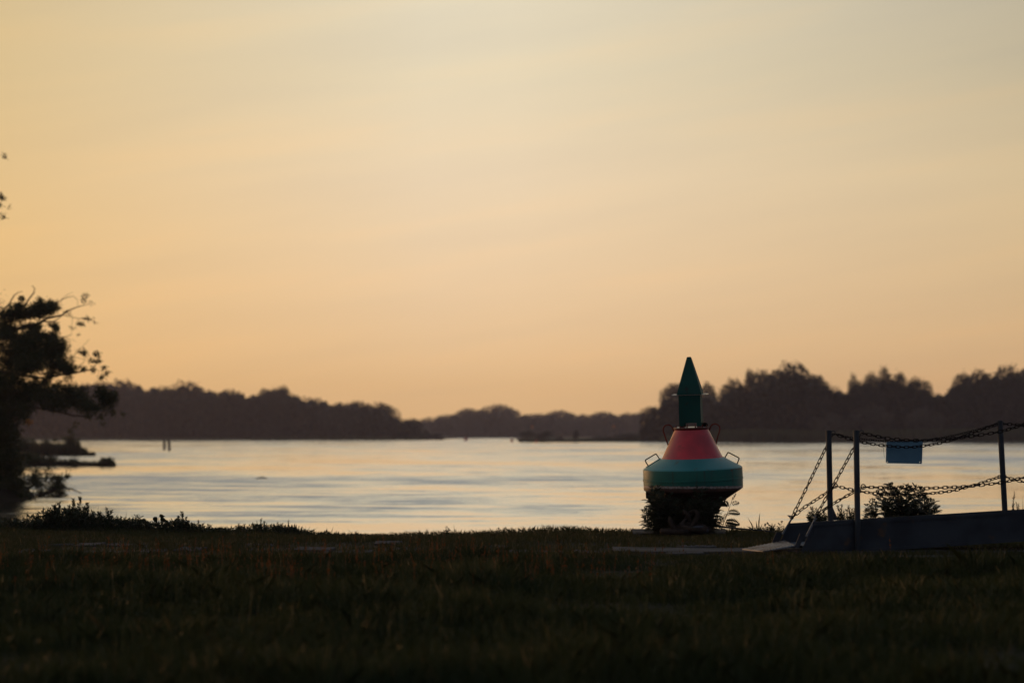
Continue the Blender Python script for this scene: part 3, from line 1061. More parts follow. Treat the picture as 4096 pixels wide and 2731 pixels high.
for label, D, cl in [('ragged low bush on the upper mud spit, nearest the tree', 240.5, [(110, 1778, 40, 26, 420), (90, 1764, 16, 16, 90), (140, 1770, 14, 20, 110)]),
                     ('bush with upright twigs in the middle of the upper mud spit', 240.5, [(195, 1788, 36, 20, 360), (190, 1768, 10, 16, 60), (222, 1774, 12, 20, 90)]),
                     ('taller twiggy bush near the tip of the upper mud spit', 240.5, [(272, 1786, 34, 22, 420), (262, 1756, 9, 18, 60), (286, 1750, 11, 22, 110), (306, 1764, 8, 16, 50), (330, 1796, 18, 12, 120)]),
                     ('low rounded bush at the tip of the lower mud spit', 165.5, [(428, 1846, 24, 10, 260), (410, 1838, 10, 10, 60), (445, 1842, 12, 8, 70)]),
                     ('low bush lying along the lower mud spit beside the tree', 165.5, [(120, 1836, 60, 20, 620), (200, 1840, 40, 14, 300), (290, 1846, 30, 9, 160)])]:
    t = thing('spit_shrub', label, 'shrub', (gx(cl[0][0], D), D, WATER_Z), 'shrubs on the two mud spits')
    V, Q = leaf_cloud(cl, D, .8, .16, .5, 1.5)
    put('leaves', np_mesh('leaves', V, Q, M['leaf']), t, -t.location)
    mb = MB()
    for c_ in cl:
        branch(mb, [(cl[0][0], 1824 if D > 200 else 1860), ((c_[0] + cl[0][0]) / 2 + 2, c_[1] + 14), (c_[0], c_[1] - c_[3])], D, .03, .012, 0)
    o = mb.build('stems', M['bark'], t)
    o.location = -t.location

growth = thing('bank_thicket', 'black leafy thicket on the bank under the near tree at the left edge', 'thicket', (gx(-60, 81), 81, WATER_Z))
V, Q = leaf_cloud([(-40, 1640, 80, 60, 1700), (20, 1700, 50, 50, 1100), (-30, 1760, 90, 60, 2200), (40, 1790, 46, 46, 1200), (-30, 1850, 100, 60, 2600), (50, 1860, 50, 46, 1500), (76, 1880, 20, 30, 160), (-20, 1930, 110, 50, 2600),
                   (70, 1940, 44, 40, 1100), (-20, 2000, 110, 40, 2600), (70, 2000, 44, 30, 1100), (20, 2036, 80, 16, 900), (94, 1985, 24, 30, 200), (66, 1740, 16, 24, 120), (84, 1820, 14, 24, 110)], 81, 1.8, .09, .5, 1.6)
put('leaves', np_mesh('leaves', V, Q, M['leaf']), growth, -growth.location)
mb = MB()
for pix in [[(-60, 2060), (-40, 1900), (0, 1750), (20, 1680)], [(-30, 2060), (20, 1960), (60, 1860), (74, 1780)], [(10, 2060), (60, 1990), (96, 1930)]]:
    branch(mb, pix, 81, .05, .012, .4)
o = mb.build('stems', M['bark'], growth, smooth=True)
o.location = -growth.location

shrub = thing('bank_shrub', 'dark willow shrub with bare stick touching the water under the tree', 'shrub', (gx(40, 86), 86, WATER_Z))
V, Q = leaf_cloud([(0, 1880, 80, 60, 2200), (40, 1840, 60, 46, 1500), (90, 1850, 40, 26, 500), (20, 1950, 90, 50, 2200), (90, 1930, 40, 40, 700), (60, 1985, 60, 30, 900), (-20, 2010, 80, 40, 1500), (30, 2020, 50, 26, 600),
                   (170, 1930, 34, 44, 560), (145, 1905, 24, 16, 120), (215, 1955, 34, 30, 520), (245, 1925, 18, 26, 240), (200, 1900, 20, 24, 130), (280, 1908, 16, 8, 60), (262, 1905, 10, 8, 40),
                   (150, 1975, 60, 10, 420), (230, 1974, 34, 12, 360), (130, 1925, 34, 34, 420), (190, 1940, 40, 36, 460), (225, 1925, 24, 30, 240), (160, 1890, 30, 24, 180), (110, 1955, 20, 16, 130), (268, 1880, 5, 16, 16), (285, 1948, 4, 8, 8), (250, 1950, 16, 14, 120), (195, 1885, 10, 20, 50)], 86, 1.6, .085, .42, 1.25)
put('leaves', np_mesh('leaves', V, Q, M['leaf']), shrub, -shrub.location)
mb = MB()
branch(mb, [(150, 1985), (200, 1960), (255, 1946), (275, 1954), (293, 1958), (308, 1964), (325, 1972)], 86, .035, .018, -.3)
for pix in [[(60, 2000), (150, 1930), (220, 1906), (285, 1906)], [(80, 2000), (200, 1970), (240, 1930), (262, 1900), (268, 1870)], [(40, 2000), (120, 1950), (180, 1890), (200, 1868)], [(90, 1990), (170, 1975), (240, 1978)]]:
    branch(mb, pix, 86 + RNG.uniform(-.4, .4), .03, .008, .3)
o = mb.build('branches', M['bark'], shrub, smooth=True)
o.location = -shrub.location

# ------------------------------------------------------------------ path of overgrown stones
path = thing('path', None, None, (0, 25.6, 0))
path['kind'] = 'structure'
stone_meshes = []
for k in range(8):
    bm = bmesh.new()
    bmesh.ops.create_cube(bm, size=1)
    for v in bm.verts:
        v.co.x *= 1 + RNG.uniform(-.12, .12)
        v.co.y *= 1 + RNG.uniform(-.12, .12)
        v.co.z *= 1 + RNG.uniform(-.05, .05)
    bmesh.ops.bevel(bm, geom=[e for e in bm.edges], offset=.05, segments=1, affect='EDGES')
    me = bpy.data.meshes.new('paving_stone')
    bm.to_mesh(me)
    bm.free()
    me.materials.append(M['stone'])
    stone_meshes.append(me)
cnt = 0
for r_, Y in enumerate([23.9, 24.45, 25.0, 25.55, 26.1, 26.65]):
    x = -6.6 + (r_ % 2) * .3
    while x < 1.6 + (r_ in (2, 3)) * .6:
        wd = RNG.uniform(.26, .50)
        gap = RNG.uniform(.03, .1)
        if RNG.uniform() < .40:
            o = put('paving_stone', stone_meshes[cnt % 8], path)
            o.location = Vector((x + wd / 2, Y + RNG.uniform(-.2, .2), ground_z(x, Y) - .044 + RNG.uniform(-.02, .026))) - path.location
            o.scale = (wd, .50 * RNG.uniform(.85, 1.05), .10)
            o.rotation_euler = (RNG.normal(0, .02), RNG.normal(0, .02), RNG.normal(0, .04))
            cnt += 1
        x += wd + gap


def strip(name, pts_near, pts_far, mat, th=.05):
    mb = MB()
    n = len(pts_near)
    vs_ = []
    for a, b in zip(pts_near, pts_far):
        vs_ += [(a[0], a[1], a[2] - th), a, b, (b[0], b[1], b[2] - th)]
    fs = [(i * 4 + k, i * 4 + 4 + k, i * 4 + 5 + k, i * 4 + 1 + k) for i in range(n - 1) for k in range(3)]
    fs += [(0, 1, 2, 3), tuple((n - 1) * 4 + k for k in (3, 2, 1, 0))]
    mb.add(vs_, fs)
    return tag(mb.build(name, mat), kind='structure')


xs = np.linspace(1.05, 9.0, 34)
strip('concrete_track', [(x, 24.55 - .02 * (x - 3) + .06 * math.sin(x * 3.1) + .03 * math.sin(x * 9), .022 + .006 * math.sin(x * 2)) for x in xs],
      [(x, 25.45 + .05 * math.sin(x * 2.3 + 1) - .03 * (x - 3), .022 + .006 * math.sin(x * 2)) for x in xs], M['concrete'])
strip('concrete_kerb', [(x, 23.55 + .03 * math.sin(x * 4), .018) for x in np.linspace(3.4, 9, 22)], [(x, 23.85 + .03 * math.sin(x * 5), .018) for x in np.linspace(3.4, 9, 22)], M['concrete'])

# ------------------------------------------------------------------ grass
def blades(X, Y, Z, h, w, lean, mat_idx=None):
    n = len(X)
    a = RNG.uniform(0, 2 * math.pi, n)
    ux, uy = np.cos(a) * w, np.sin(a) * w
    b = RNG.uniform(0, 2 * math.pi, n)
    l = np.abs(RNG.normal(0, lean, n)) * h
    lx, ly = np.cos(b) * l, np.sin(b) * l
    V = np.empty((n, 5, 3))
    V[:, 0] = np.stack([X - ux, Y - uy, Z], 1)
    V[:, 1] = np.stack([X + ux, Y + uy, Z], 1)
    V[:, 2] = np.stack([X + ux * .75 + lx * .35, Y + uy * .75 + ly * .35, Z + h * .6], 1)
    V[:, 3] = np.stack([X + lx, Y + ly, Z + h * .97], 1)
    V[:, 4] = np.stack([X - ux * .75 + lx * .35, Y - uy * .75 + ly * .35, Z + h * .6], 1)
    return V.reshape(-1, 3), np.arange(5 * n).reshape(-1, 5)


GZ_X = np.arange(-10, 10.01, .1)
GZ_Y = np.arange(8, 35.01, .1)
GZ = np.array([[ground_z(x, y) for x in GZ_X] for y in GZ_Y])


def gz(X, Y):
    fx = np.clip((X + 10) / .1, 0, len(GZ_X) - 1.001)
    fy = np.clip((Y - 8) / .1, 0, len(GZ_Y) - 1.001)
    i, j = fx.astype(int), fy.astype(int)
    u, v = fx - i, fy - j
    return GZ[j, i] * (1 - u) * (1 - v) + GZ[j, i + 1] * u * (1 - v) + GZ[j + 1, i] * (1 - u) * v + GZ[j + 1, i + 1] * u * v


def patchy(X, Y, s, seed):
    return np.array([mnoise.noise(Vector((x * s, y * s, seed))) for x, y in zip(X, Y)])


def scatter(n, y0, y1, margin=1.0):
    Y = np.sqrt(RNG.uniform(y0 ** 2, y1 ** 2, n))
    X = RNG.uniform(-1, 1, n) * (Y * .2118 + margin)
    return X, Y


# short turf between path and water's edge
X, Y = scatter(90000, 23.4, 32.6)
pn = patchy(X, Y, .8, 5.0)
on_track = (X > .9) & (Y > 24.5) & (Y < 25.5) & ~((X > 3.3) & (Y > 25.2))
on_kerb = (X > 3.4) & (Y > 23.5) & (Y < 23.9)
on_stones = (X < 2.0) & (Y > 23.6) & (Y < 26.95)
keep = (RNG.uniform(size=len(X)) < np.where(on_track, .06, np.where(on_kerb, .12, np.where(on_stones, .45 + .5 * (pn > .0), 1.0))))
bx, by = 2.25, 30.0
X, Y, pn = X[keep], Y[keep], pn[keep]
h = RNG.uniform(.03, .075, len(X)) * (1 + .6 * pn)
h = np.where((Y > 30.3), h * 1.35, h)
V, Q = blades(X, Y, gz(X, Y) - .005, h, .0045, .5)
tag(put('grass', np_mesh('grass', V, Q, M['grass'])), 'short dark turf between the path and the water edge', 'grass', kind='stuff')

# longer meadow in front
X, Y = scatter(170000, 10.6, 23.6)
pn = patchy(X, Y, .55, 1.0)
pn2 = patchy(X, Y, 1.9, 9.0)
h = RNG.uniform(.05, .15, len(X)) * (1 + 1.3 * np.clip(pn + .7 * pn2, -.65, 1.1))
h *= np.where(X > .6, np.interp(Y, [20.5, 22.3], [1, .34]), np.interp(Y, [22, 23.4], [1, .6]))
V, Q = blades(X, Y, gz(X, Y) - .005, h, np.where(Y < 15, .004, .005), .55)
tag(put('meadow_grass', np_mesh('meadow_grass', V, Q, M['meadow'])), 'dark unmown meadow grass in front of the path', 'grass', kind='stuff')


def stalks(name, X, Y, h, mat, label, head=.16, hw=.008):
    """thin flowering stalks with a narrow seed head of small cards"""
    n = len(X)
    Z = gz(X, Y)
    b = RNG.uniform(0, 2 * math.pi, n)
    l = RNG.uniform(.02, .2, n) * h
    TX, TY, TZ = X + np.cos(b) * l, Y + np.sin(b) * l, Z + h
    vv, qq = [], []
    a = RNG.uniform(0, math.pi, n)
    ux, uy = np.cos(a) * .0016, np.sin(a) * .0016
    S = np.empty((n, 4, 3))
    S[:, 0] = np.stack([X - ux, Y - uy, Z], 1)
    S[:, 1] = np.stack([X + ux, Y + uy, Z], 1)
    S[:, 2] = np.stack([TX + ux, TY + uy, TZ], 1)
    S[:, 3] = np.stack([TX - ux, TY - uy, TZ], 1)
    vv.append(S.reshape(-1, 3))
    for k in range(7):
        t = 1 - head / h * RNG.uniform(0, 1, n) * 1.0
        c = np.stack([X + (TX - X) * t, Y + (TY - Y) * t, Z + h * t], 1)
        v, q = cards(c + RNG.normal(0, .004, (n, 3)), hw * 1.6)
        vv.append(v)
    V = np.concatenate(vv)
    Q = np.arange(len(V)).reshape(-1, 4)
    return tag(put(name, np_mesh(name, V, Q, mat)), label, 'wildflowers', kind='stuff')


X, Y = scatter(3200, 18.0, 24.2)
px = X / Y * FPX + 2048
dens = np.interp(px, [0, 1700, 2300, 2900, 4096], [1, 1, .5, .04, .015]) * np.interp(Y, [17, 19.5, 23.5, 24.2], [.25, 1, 1, .3])
pn = patchy(X, Y, .9, 21.0)
k = RNG.uniform(size=len(X)) < dens * (.12 + 1.2 * np.clip(pn + .1, 0, 1))
X, Y = X[k], Y[k]
stalks('sorrel_stalks', X, Y, RNG.uniform(.10, .25, len(X)), M['sorrel'], 'rusty red seed stalks standing in the grass left of the path')
X, Y = scatter(900, 10.8, 16.5)
stalks('meadow_seed_heads', X, Y, RNG.uniform(.14, .30, len(X)), M['meadow'], 'blurred green seed stalks in the nearest grass', .12, .007)

for px, py, sx, label in [(984, 2385, .16, 'flat grey stone in the grass left of the middle'), (958, 2655, .15, 'low grey stone near the bottom edge left of centre'),
                          (1533, 2706, .17, 'grey stone at the very bottom edge of the meadow'), (2475, 2650, .16, 'pale flat stone in the near grass below the buoy'),
                          (3990, 2690, .14, 'grey stone in the near right corner of the meadow')]:
    D = CAM_H * FPX / (py - 1735)
    x = gx(px, D)
    bm = bmesh.new()
    bmesh.ops.create_icosphere(bm, subdivisions=3, radius=1)
    for v in bm.verts:
        v.co *= 1 + .18 * mnoise.noise(v.co * 1.4 + Vector((px, 0, 0)))
        v.co = Vector((v.co.x * sx, v.co.y * sx * .8, v.co.z * .07))
    me = bpy.data.meshes.new('field_stone')
    bm.to_mesh(me)
    bm.free()
    for p_ in me.polygons:
        p_.use_smooth = True
    me.materials.append(M['fieldstone'])
    tag(put('field_stone', me, None, (x, D, ground_z(x, D) - .005)), label, 'stone', 'stones in the meadow')

# ------------------------------------------------------------------ the buoy
BX0, BD = 2779.0, 30.0
SC = BD / FPX                                   # metres per photo pixel at the buoy
base = W(BX0, 2125, BD)
base.z = 0.0
pad = MB()
pad.prism([(gx(2525, 29.7), 29.4, -.15), (gx(2890, 29.7), 29.35, -.15), (gx(2905, 30.6), 30.75, -.15), (gx(2530, 30.6), 30.75, -.15)], (0, 0, .158))
tag(pad.build('concrete_pad', M['stone'], bevel=.012), kind='structure')
BASE_Z = .01
buoy = thing('buoy', 'red and green steel channel buoy with pointed green topmark standing on the bank', 'buoy', (base.x, BD, BASE_Z))
TILT = Matrix.Rotation(R(-1.9), 4, 'Y') @ Matrix.Rotation(R(2.3), 4, 'X')


def zb(y):                                      # photo row -> height along the buoy's axis
    return (2125 - y) * SC - BASE_Z


def part(mb, name, mat, parent=buoy, **kw):
    return mb.build(name, mat, parent, **kw)


def prof(pp):
    return [(r * SC, zb(y)) for r, y in pp]


def lat(pp, name, mat, seg=96, cap0=False, cap1=False):
    mb = MB()
    mb.lathe(prof(pp), seg, TILT, cap0, cap1)
    return part(mb, name, mat, smooth=True)


lat([(123, 1829.5), (119, 1824), (112, 1810), (98, 1781), (82, 1748), (67, 1716)], 'red_cone', M['red'])
lat([(197.5, 1871.5), (195.5, 1868.5), (190, 1865), (146, 1841.5), (134, 1835), (127, 1831.5), (123, 1829.3)], 'shoulder', M['teal'])
mb = MB()
mb.lathe(prof([(192, 1957), (197, 1953), (198, 1948), (198, 1914.6), (199.6, 1913.8), (199.6, 1909.5), (198, 1908.5), (198, 1874), (197.5, 1871.5)]), 128, TILT)
drum = part(mb, 'drum', M['drum'], smooth=True)
mb = MB()
mb.lathe(prof([(199.2, 1916.2), (200.6, 1915.6), (200.6, 1914.2), (199.2, 1913.6)]), 128, TILT)
part(mb, 'weld_seam', M['drum'], drum, smooth=True)
lat([(112, 2008), (192, 1957)], 'bottom_cone', M['bottom'], 96)
lat([(60, 2020), (122, 2020), (122, 2009), (60, 2009)], 'base_flange', M['bottom'], 64)
lat([(78, 2126), (78, 2050), (110, 2020)], 'ballast_tube', M['bottom'], 48, cap0=True)
lat([(0.5, 1707.5), (70, 1707.5), (71, 1708.5), (71, 1712.2), (70, 1713), (69, 1716.2), (66, 1716.4)], 'top_plate', M['redmetal'], 64, cap0=True)
top_pale = lat([(0.5, 1707.2), (66, 1707.2), (66, 1707.6), (.5, 1707.6)], 'plate_cover', M['plate'], 64, cap0=True)
for k in range(12):
    a = 2 * math.pi * (k + .35) / 12
    mb = MB()
    mb.lathe([(.009, 0), (.009, .012), (.006, .012), (.006, .026), (.003, .028)], 6,
             TILT @ Matrix.Translation((math.cos(a) * 63 * SC, math.sin(a) * 63 * SC, zb(1707.2))), True, True)
    part(mb, 'bolt', M['redmetal'])
mb = MB()
mb.prism([TILT @ Vector((x * SC, .0, zb(y))) for x, y in [(-190, 1957), (-190, 1984), (-184, 1988), (-172, 1993), (-120, 1998)]], (0, .03, 0))
part(mb, 'keel_fin', M['bottom'])
for s in (-1, 1):
    mb = MB()
    mb.box((s * 118 * SC + (.02 if s < 0 else -.03), -.0, zb(2024)), (.15, .10, .018), TILT)
    mb.prism([TILT @ Vector((s * x * SC, -.02, zb(y))) for x, y in [(108, 2028), (88, 2056), (80, 2056), (80, 2028)]], (0, .04, 0))
    part(mb, 'foot_bracket', M['bottom'])

# topmark: square box on four corner legs, thin plate, pyramid
TM = TILT @ Matrix.Rotation(R(-10), 4, 'Z')
hs, hb = .143, .150
tm = []
mb = MB()
zt, zn, z0 = zb(1579), zb(1689), zb(1711)
b0, b1 = .146, .134
for s in range(4):
    Ms = TM @ Matrix.Rotation(s * math.pi / 2, 4, 'Z')
    # outside face with a notch at the bottom between two legs
    leg = .052
    zl = zb(1703)
    outer = [(-b1, zt), (b1, zt), (b1 * 1.01, zl), (b1 - leg, zl), (b1 - leg, zn), (-b1 + leg, zn), (-b1 + leg, zl), (-b1 * 1.01, zl)]
    mb.prism([Ms @ Vector((x, -b1, z)) for x, z in outer], (Ms.to_3x3() @ Vector((0, .005, 0))))
box_ = part(mb, 'topmark_box', M['green'])
for s in range(4):
    Ms = TM @ Matrix.Rotation(s * math.pi / 2, 4, 'Z')
    mb = MB()
    mb.box((b1 - .026, -b1 + .004, (zl + z0) / 2), (.052, .010, zl - z0), Ms)
    mb.box((b1 - .004, -b1 + .031, (zl + z0) / 2), (.010, .043, zl - z0), Ms)
    mb.box((b1 - .03, -b1 + .03, z0 + .006), (.07, .07, .012), Ms)
    part(mb, 'topmark_leg', M['redmetal'])
mb = MB()
mb.box((0, 0, zt + .006), (.43, .29, .010), TM)
part(mb, 'topmark_plate', M['plate'])
mb = MB()
zp0, zp1 = zb(1577), zb(1427)
q0, q1 = .153, .027
ring = lambda q, z: [TM @ Vector((sx * q, sy * q, z)) for sx, sy in ((-1, -1), (1, -1), (1, 1), (-1, 1))]
vs_ = ring(q0, zp0) + ring(q0 * .985, zp0 + .02) + ring(q1, zp1 - .01) + ring(q1 * .8, zp1)
fs = [(i * 4 + k, i * 4 + (k + 1) % 4, i * 4 + 4 + (k + 1) % 4, i * 4 + 4 + k) for i in range(3) for k in range(4)] + [(0, 1, 2, 3), (15, 14, 13, 12)]
mb.add(vs_, fs)
pyr = part(mb, 'topmark_pyramid', M['green'], bevel=.004)
mb = MB()
mb.tube([TM @ Vector((.16, 0, zb(1577))), TM @ Vector((.13, 0, zb(1546)))], .0012, 4)
part(mb, 'stay_wire', M['chain'])
mb = MB()
mb.lathe([(.002, .05), (.02, .048), (.034, .035), (.036, 0)], 14, TILT @ Matrix.Translation((55 * SC, .02, zb(1707))), True, True)
part(mb, 'vent_cap', M['black'], smooth=True)


def smooth_path(pts, n=6):
    """Catmull-Rom through the points"""
    pts = [Vector(p) for p in pts]
    P_ = [pts[0]] + pts + [pts[-1]]
    out = []
    for i in range(1, len(P_) - 2):
        for k in range(n):
            t = k / n
            a, b, c, d = P_[i - 1], P_[i], P_[i + 1], P_[i + 2]
            out.append(.5 * ((2 * b) + (c - a) * t + (2 * a - 5 * b + 4 * c - d) * t * t + (3 * b - a - 3 * c + d) * t ** 3))
    out.append(pts[-1])
    return out


def at_buoy(px, py):
    return W(px, py, BD - .01) - buoy.location


for pp in ([(2676, 1784), (2671, 1775), (2657, 1735), (2653, 1717), (2659, 1703), (2673, 1698.5), (2685, 1704), (2692, 1717), (2697, 1734)],
           [(2862, 1786), (2864, 1776), (2871, 1746), (2879, 1719), (2876, 1703), (2863, 1695), (2849, 1698), (2841, 1709), (2837, 1728)]):
    mb = MB()
    mb.tube(smooth_path([at_buoy(*p) for p in pp], 5), .0095, 10)
    part(mb, 'lifting_loop', M['redmetal'], smooth=True)
for pp, foot in (([(2593, 1863), (2582, 1844), (2583, 1839), (2587, 1836), (2617, 1818), (2622, 1816), (2626, 1817), (2638, 1835)], [(2584, 1868), (2642, 1832)]),
                 ([(2899, 1831), (2910, 1812), (2912, 1810), (2916, 1810), (2951, 1828), (2955, 1831), (2956, 1835), (2948, 1855)], [(2892, 1826), (2956, 1860)])):
    mb = MB()
    mb.tube(smooth_path([at_buoy(*p) for p in pp], 4), .0072, 8)
    hd = part(mb, 'grab_handle', M['black'], smooth=True)
    mb = MB()
    a, b = [at_buoy(*p) for p in foot]
    n_ = (b - a).normalized().cross(Vector((0, 1, 0)))
    mb.prism([a + n_ * .004 + Vector((0, -.012, 0)), b + n_ * .004 + Vector((0, -.012, 0)), b + n_ * .004 + Vector((0, .012, 0)), a + n_ * .004 + Vector((0, .012, 0))], n_ * -.012)
    part(mb, 'handle_strip', M['teal'], hd)

# ------------------------------------------------------------------ old mooring chain and cable at the buoy's foot
heap = thing('mooring_chain', 'heap of heavy rusty mooring chain lying at the foot of the buoy', 'chain', (gx(2720, 29.0), 29.0, .0))


def stadium(L, Wd, n=6):
    pts = []
    r = Wd / 2
    for k in range(n + 1):
        a = -math.pi / 2 + math.pi * k / n
        pts.append((L / 2 - r + r * math.cos(a), r * math.sin(a), 0))
    for k in range(n + 1):
        a = math.pi / 2 + math.pi * k / n
        pts.append((-L / 2 + r + r * math.cos(a), r * math.sin(a), 0))
    return pts


mb = MB()
mb.loop_tube(stadium(.30, .19), .032, 8)
link0 = mb.build('chain_link', M['rustchain'], heap, smooth=True)
specs = [((2697, 2124), 28.95, (.05, .02, .15)), ((2692, 2102), 29.1, (1.2, .3, 1.3)), ((2732, 2112), 29.05, (.25, -.35, .5)), ((2762, 2079), 29.1, (.6, -1.0, .1)),
         ((2748, 2072), 29.2, (1.0, .5, 1.5)), ((2775, 2108), 29.0, (.2, .15, -.5)), ((2745, 2110), 29.08, (1.2, -.3, 1.2)), ((2806, 2114), 29.05, (.1, .1, .4))]
for i, ((px, py), D, rot) in enumerate(specs):
    o = link0 if i == 0 else link0.copy()
    if i:
        COL.objects.link(o)
    o.location = W(px, py, D) - heap.location
    o.rotation_euler = rot
    s = [1, .8, .85, .8, .75, .95, .8, .7][i]
    o.scale = (s, s, s)
bm = bmesh.new()
bmesh.ops.create_icosphere(bm, subdivisions=3, radius=1)
for v in bm.verts:
    v.co *= 1 + .2 * mnoise.noise(v.co * 1.3)
    v.co = Vector((v.co.x * .11, v.co.y * .09, v.co.z * .05))
me = bpy.data.meshes.new('kerb_stone')
bm.to_mesh(me)
bm.free()
me.materials.append(M['fieldstone'])
for p_ in me.polygons:
    p_.use_smooth = True
q = W(2800, 2118, 29.0)
tag(put('field_stone', me, None, q), 'rounded grey stone beside the rusty chain heap under the buoy', 'stone')
mb = MB()
cb = [W(*p, 29.45) for p in [(2772, 2094), (2810, 2096), (2851, 2101), (2890, 2106), (2935, 2111), (2975, 2115), (3014, 2118), (3060, 2122), (3110, 2131)]]
mb.tube(smooth_path(cb, 3), [.017 - .012 * i / 24 for i in range(25)], 8)
tag(mb.build('mooring_cable', M['rubber'], loc=cb[0], smooth=True), 'dark thick cable running right from the foot of the buoy', 'cable')

# ------------------------------------------------------------------ gangway
TH = R(11.0)
U = Vector((math.cos(TH), math.sin(TH), 0))
Vv = Vector((-math.sin(TH), math.cos(TH), 0))
GW = .70
G0 = W(3240, 2209, 24.5)
G0.z = 0
gang = thing('gangway', 'grey steel gangway ramp with folded tread flap and railing posts at right', 'gangway', (G0.x, G0.y, 0))


def near(px, py, off=0.0):
    return ray_plane(px, py, G0 + Vv * off, Vv) - gang.location


def far(px, py, off=0.0):
    return ray_plane(px, py, G0 + Vv * (GW + off), Vv) - gang.location


def gpart(mb, name, mat, parent=gang, **kw):
    return mb.build(name, mat, parent, **kw)


def ytop(px):
    return 2086.5 + (px - 3256) * -.0610


def ybot(px):
    return 2209 if px < 3423 else 2209 - (px - 3423) * .0669


XE = 5200
web = [near(3257, 2087), near(XE, ytop(XE)), near(XE, ybot(XE)), near(3423, 2209), near(3214, 2211), near(3204, 2203)]
mb = MB()
mb.prism(web, Vv * .006)
beam = gpart(mb, 'side_beam', M['steel'])
# flanges of the near beam
mb = MB()
for (a, b, h_) in (((3252, ytop(3252)), (XE, ytop(XE)), .045), ((3430, ybot(3430) - 12), (XE, ybot(XE) - 11), .03)):
    p, q = near(*a, -.014), near(*b, -.014)
    mb.prism([p, q, q - Vector((0, 0, h_)), p - Vector((0, 0, h_))], Vv * .0125)
gpart(mb, 'beam_flange', M['steel'], beam)
mb = MB()
p, q = near(3262, 2105, -.006), near(3420, 2098, -.006)
p2, q2 = near(3420, 2196, -.006), near(3235, 2196, -.006)
mb.prism([p, q, p2, q2], Vv * .004)
o = gpart(mb, 'patch_plate', M['steel'], beam)
# front horn of each beam: bright worn edge plate with an eye
horns = {}
mb = MB()
e0, e1 = near(3262, 2066, -.012), near(3222, 2145, -.012)
mb.prism([e0, e0 + U * .018, e1 + U * .022, e1], Vv * .014)
mb.loop_tube([near(3260, 2070, -.005) + Vector((math.cos(a) * .018, 0, math.sin(a) * .018)) for a in np.linspace(0, 2 * math.pi, 12, endpoint=False)], .005, 6)
gpart(mb, 'front_horn', M['steelworn'])
mb = MB()
e0, e1 = far(3170, 2064, 0), far(3126, 2136, 0)
mb.prism([e0, e0 + U * .018, e1 + U * .022, e1], Vv * .014)
mb.prism([e0 + Vector((-.02, 0, .01)), e0 + Vector((-.055, 0, .012)), e0 + Vector((-.02, 0, -.02))], Vv * .01)
mb.loop_tube([far(3167, 2069, .005) + Vector((math.cos(a) * .018, 0, math.sin(a) * .018)) for a in np.linspace(0, 2 * math.pi, 12, endpoint=False)], .005, 6)
gpart(mb, 'front_horn', M['steelworn'])
fweb = [far(3157, 2092), far(XE, 2092 + (XE - 3157) * -.0585), far(XE, 2092 + (XE - 3157) * -.0585 + 125), far(3380, 2195), far(3118, 2190), far(3112, 2182)]
mb = MB()
mb.prism(fweb, Vv * .006)
fbeam = gpart(mb, 'side_beam', M['steel'])
mb = MB()
p, q = far(3153, 2092, -.014), far(XE, 2092 + (XE - 3157) * -.0585, -.014)
mb.prism([p, q, q - Vector((0, 0, .045)), p - Vector((0, 0, .045))], Vv * .0125)
gpart(mb, 'beam_flange', M['steel'], fbeam)
# deck between the beams
d0, d1 = near(3225, 2185), near(XE, ytop(XE) + 62)
mb = MB()
mb.prism([d0 + Vv * .01, d1 + Vv * .01, d1 + Vv * (GW - .004), d0 + Vv * (GW - .004)], (0, 0, .008))
gpart(mb, 'deck', M['steelworn'])
# flap with raised tread
tn, bn = near(3052, 2203, .03), near(3184, 2180, .03)
tf, bf = far(2969, 2194, -.03), far(3140, 2160, -.03)
mb = MB()
mb.prism([tn, bn, bf, tf], (0, 0, -.010))
flap = gpart(mb, 'tread_flap', M['steelworn'])
nrows, ncol = 11, 13
for r_ in range(nrows):
    t = (r_ + .6) / nrows
    a, b = tn.lerp(bn, t), tf.lerp(bf, t)
    mb = MB()
    for c_ in range(ncol):
        s0, s1 = (c_ + .18 + (r_ % 2) * .3) / (ncol + .3), (c_ + .72 + (r_ % 2) * .3) / (ncol + .3)
        p, q = a.lerp(b, s0), a.lerp(b, s1)
        w_ = (bn - tn).normalized() * .009
        up = Vector((-.05, 0, 1)).normalized() * .007
        vs_ = [p - w_, q - w_, q + w_, p + w_, p - w_ * .5 + up, q - w_ * .5 + up, q + w_ * .5 + up, p + w_ * .5 + up]
        mb.add(vs_, [(4, 5, 6, 7), (0, 1, 5, 4), (1, 2, 6, 5), (2, 3, 7, 6), (3, 0, 4, 7)])
    gpart(mb, 'tread_rib', M['steelworn'], flap)
for pts, fn, off in (([(3200, 2132), (3222, 2136), (3196, 2190), (3179, 2187)], near, .012), ([(3105, 2128), (3129, 2128), (3119, 2166), (3087, 2171)], far, -.02)):
    mb = MB()
    mb.prism([fn(x, y, off) for x, y in pts], Vv * .008)
    gpart(mb, 'flap_cheek', M['steel'])
mb = MB()
mb.tube([near(3190, 2186, .0), far(3100, 2170, .0)], .014, 8)
gpart(mb, 'hinge_pin', M['steel'])
mb = MB()
gus = [far(3345, 2000), far(3354, 2076), far(3318, 2078), far(3318, 2000)]
mb.prism([far(3332, 2030), far(3340, 2048), far(3354, 2079), far(3322, 2081), far(3322, 2030)], Vv * .01)
mb.prism([far(3306, 2026), far(3306, 2040), far(3297, 2033)], Vv * .01)
gpart(mb, 'post_gusset', M['steel'])


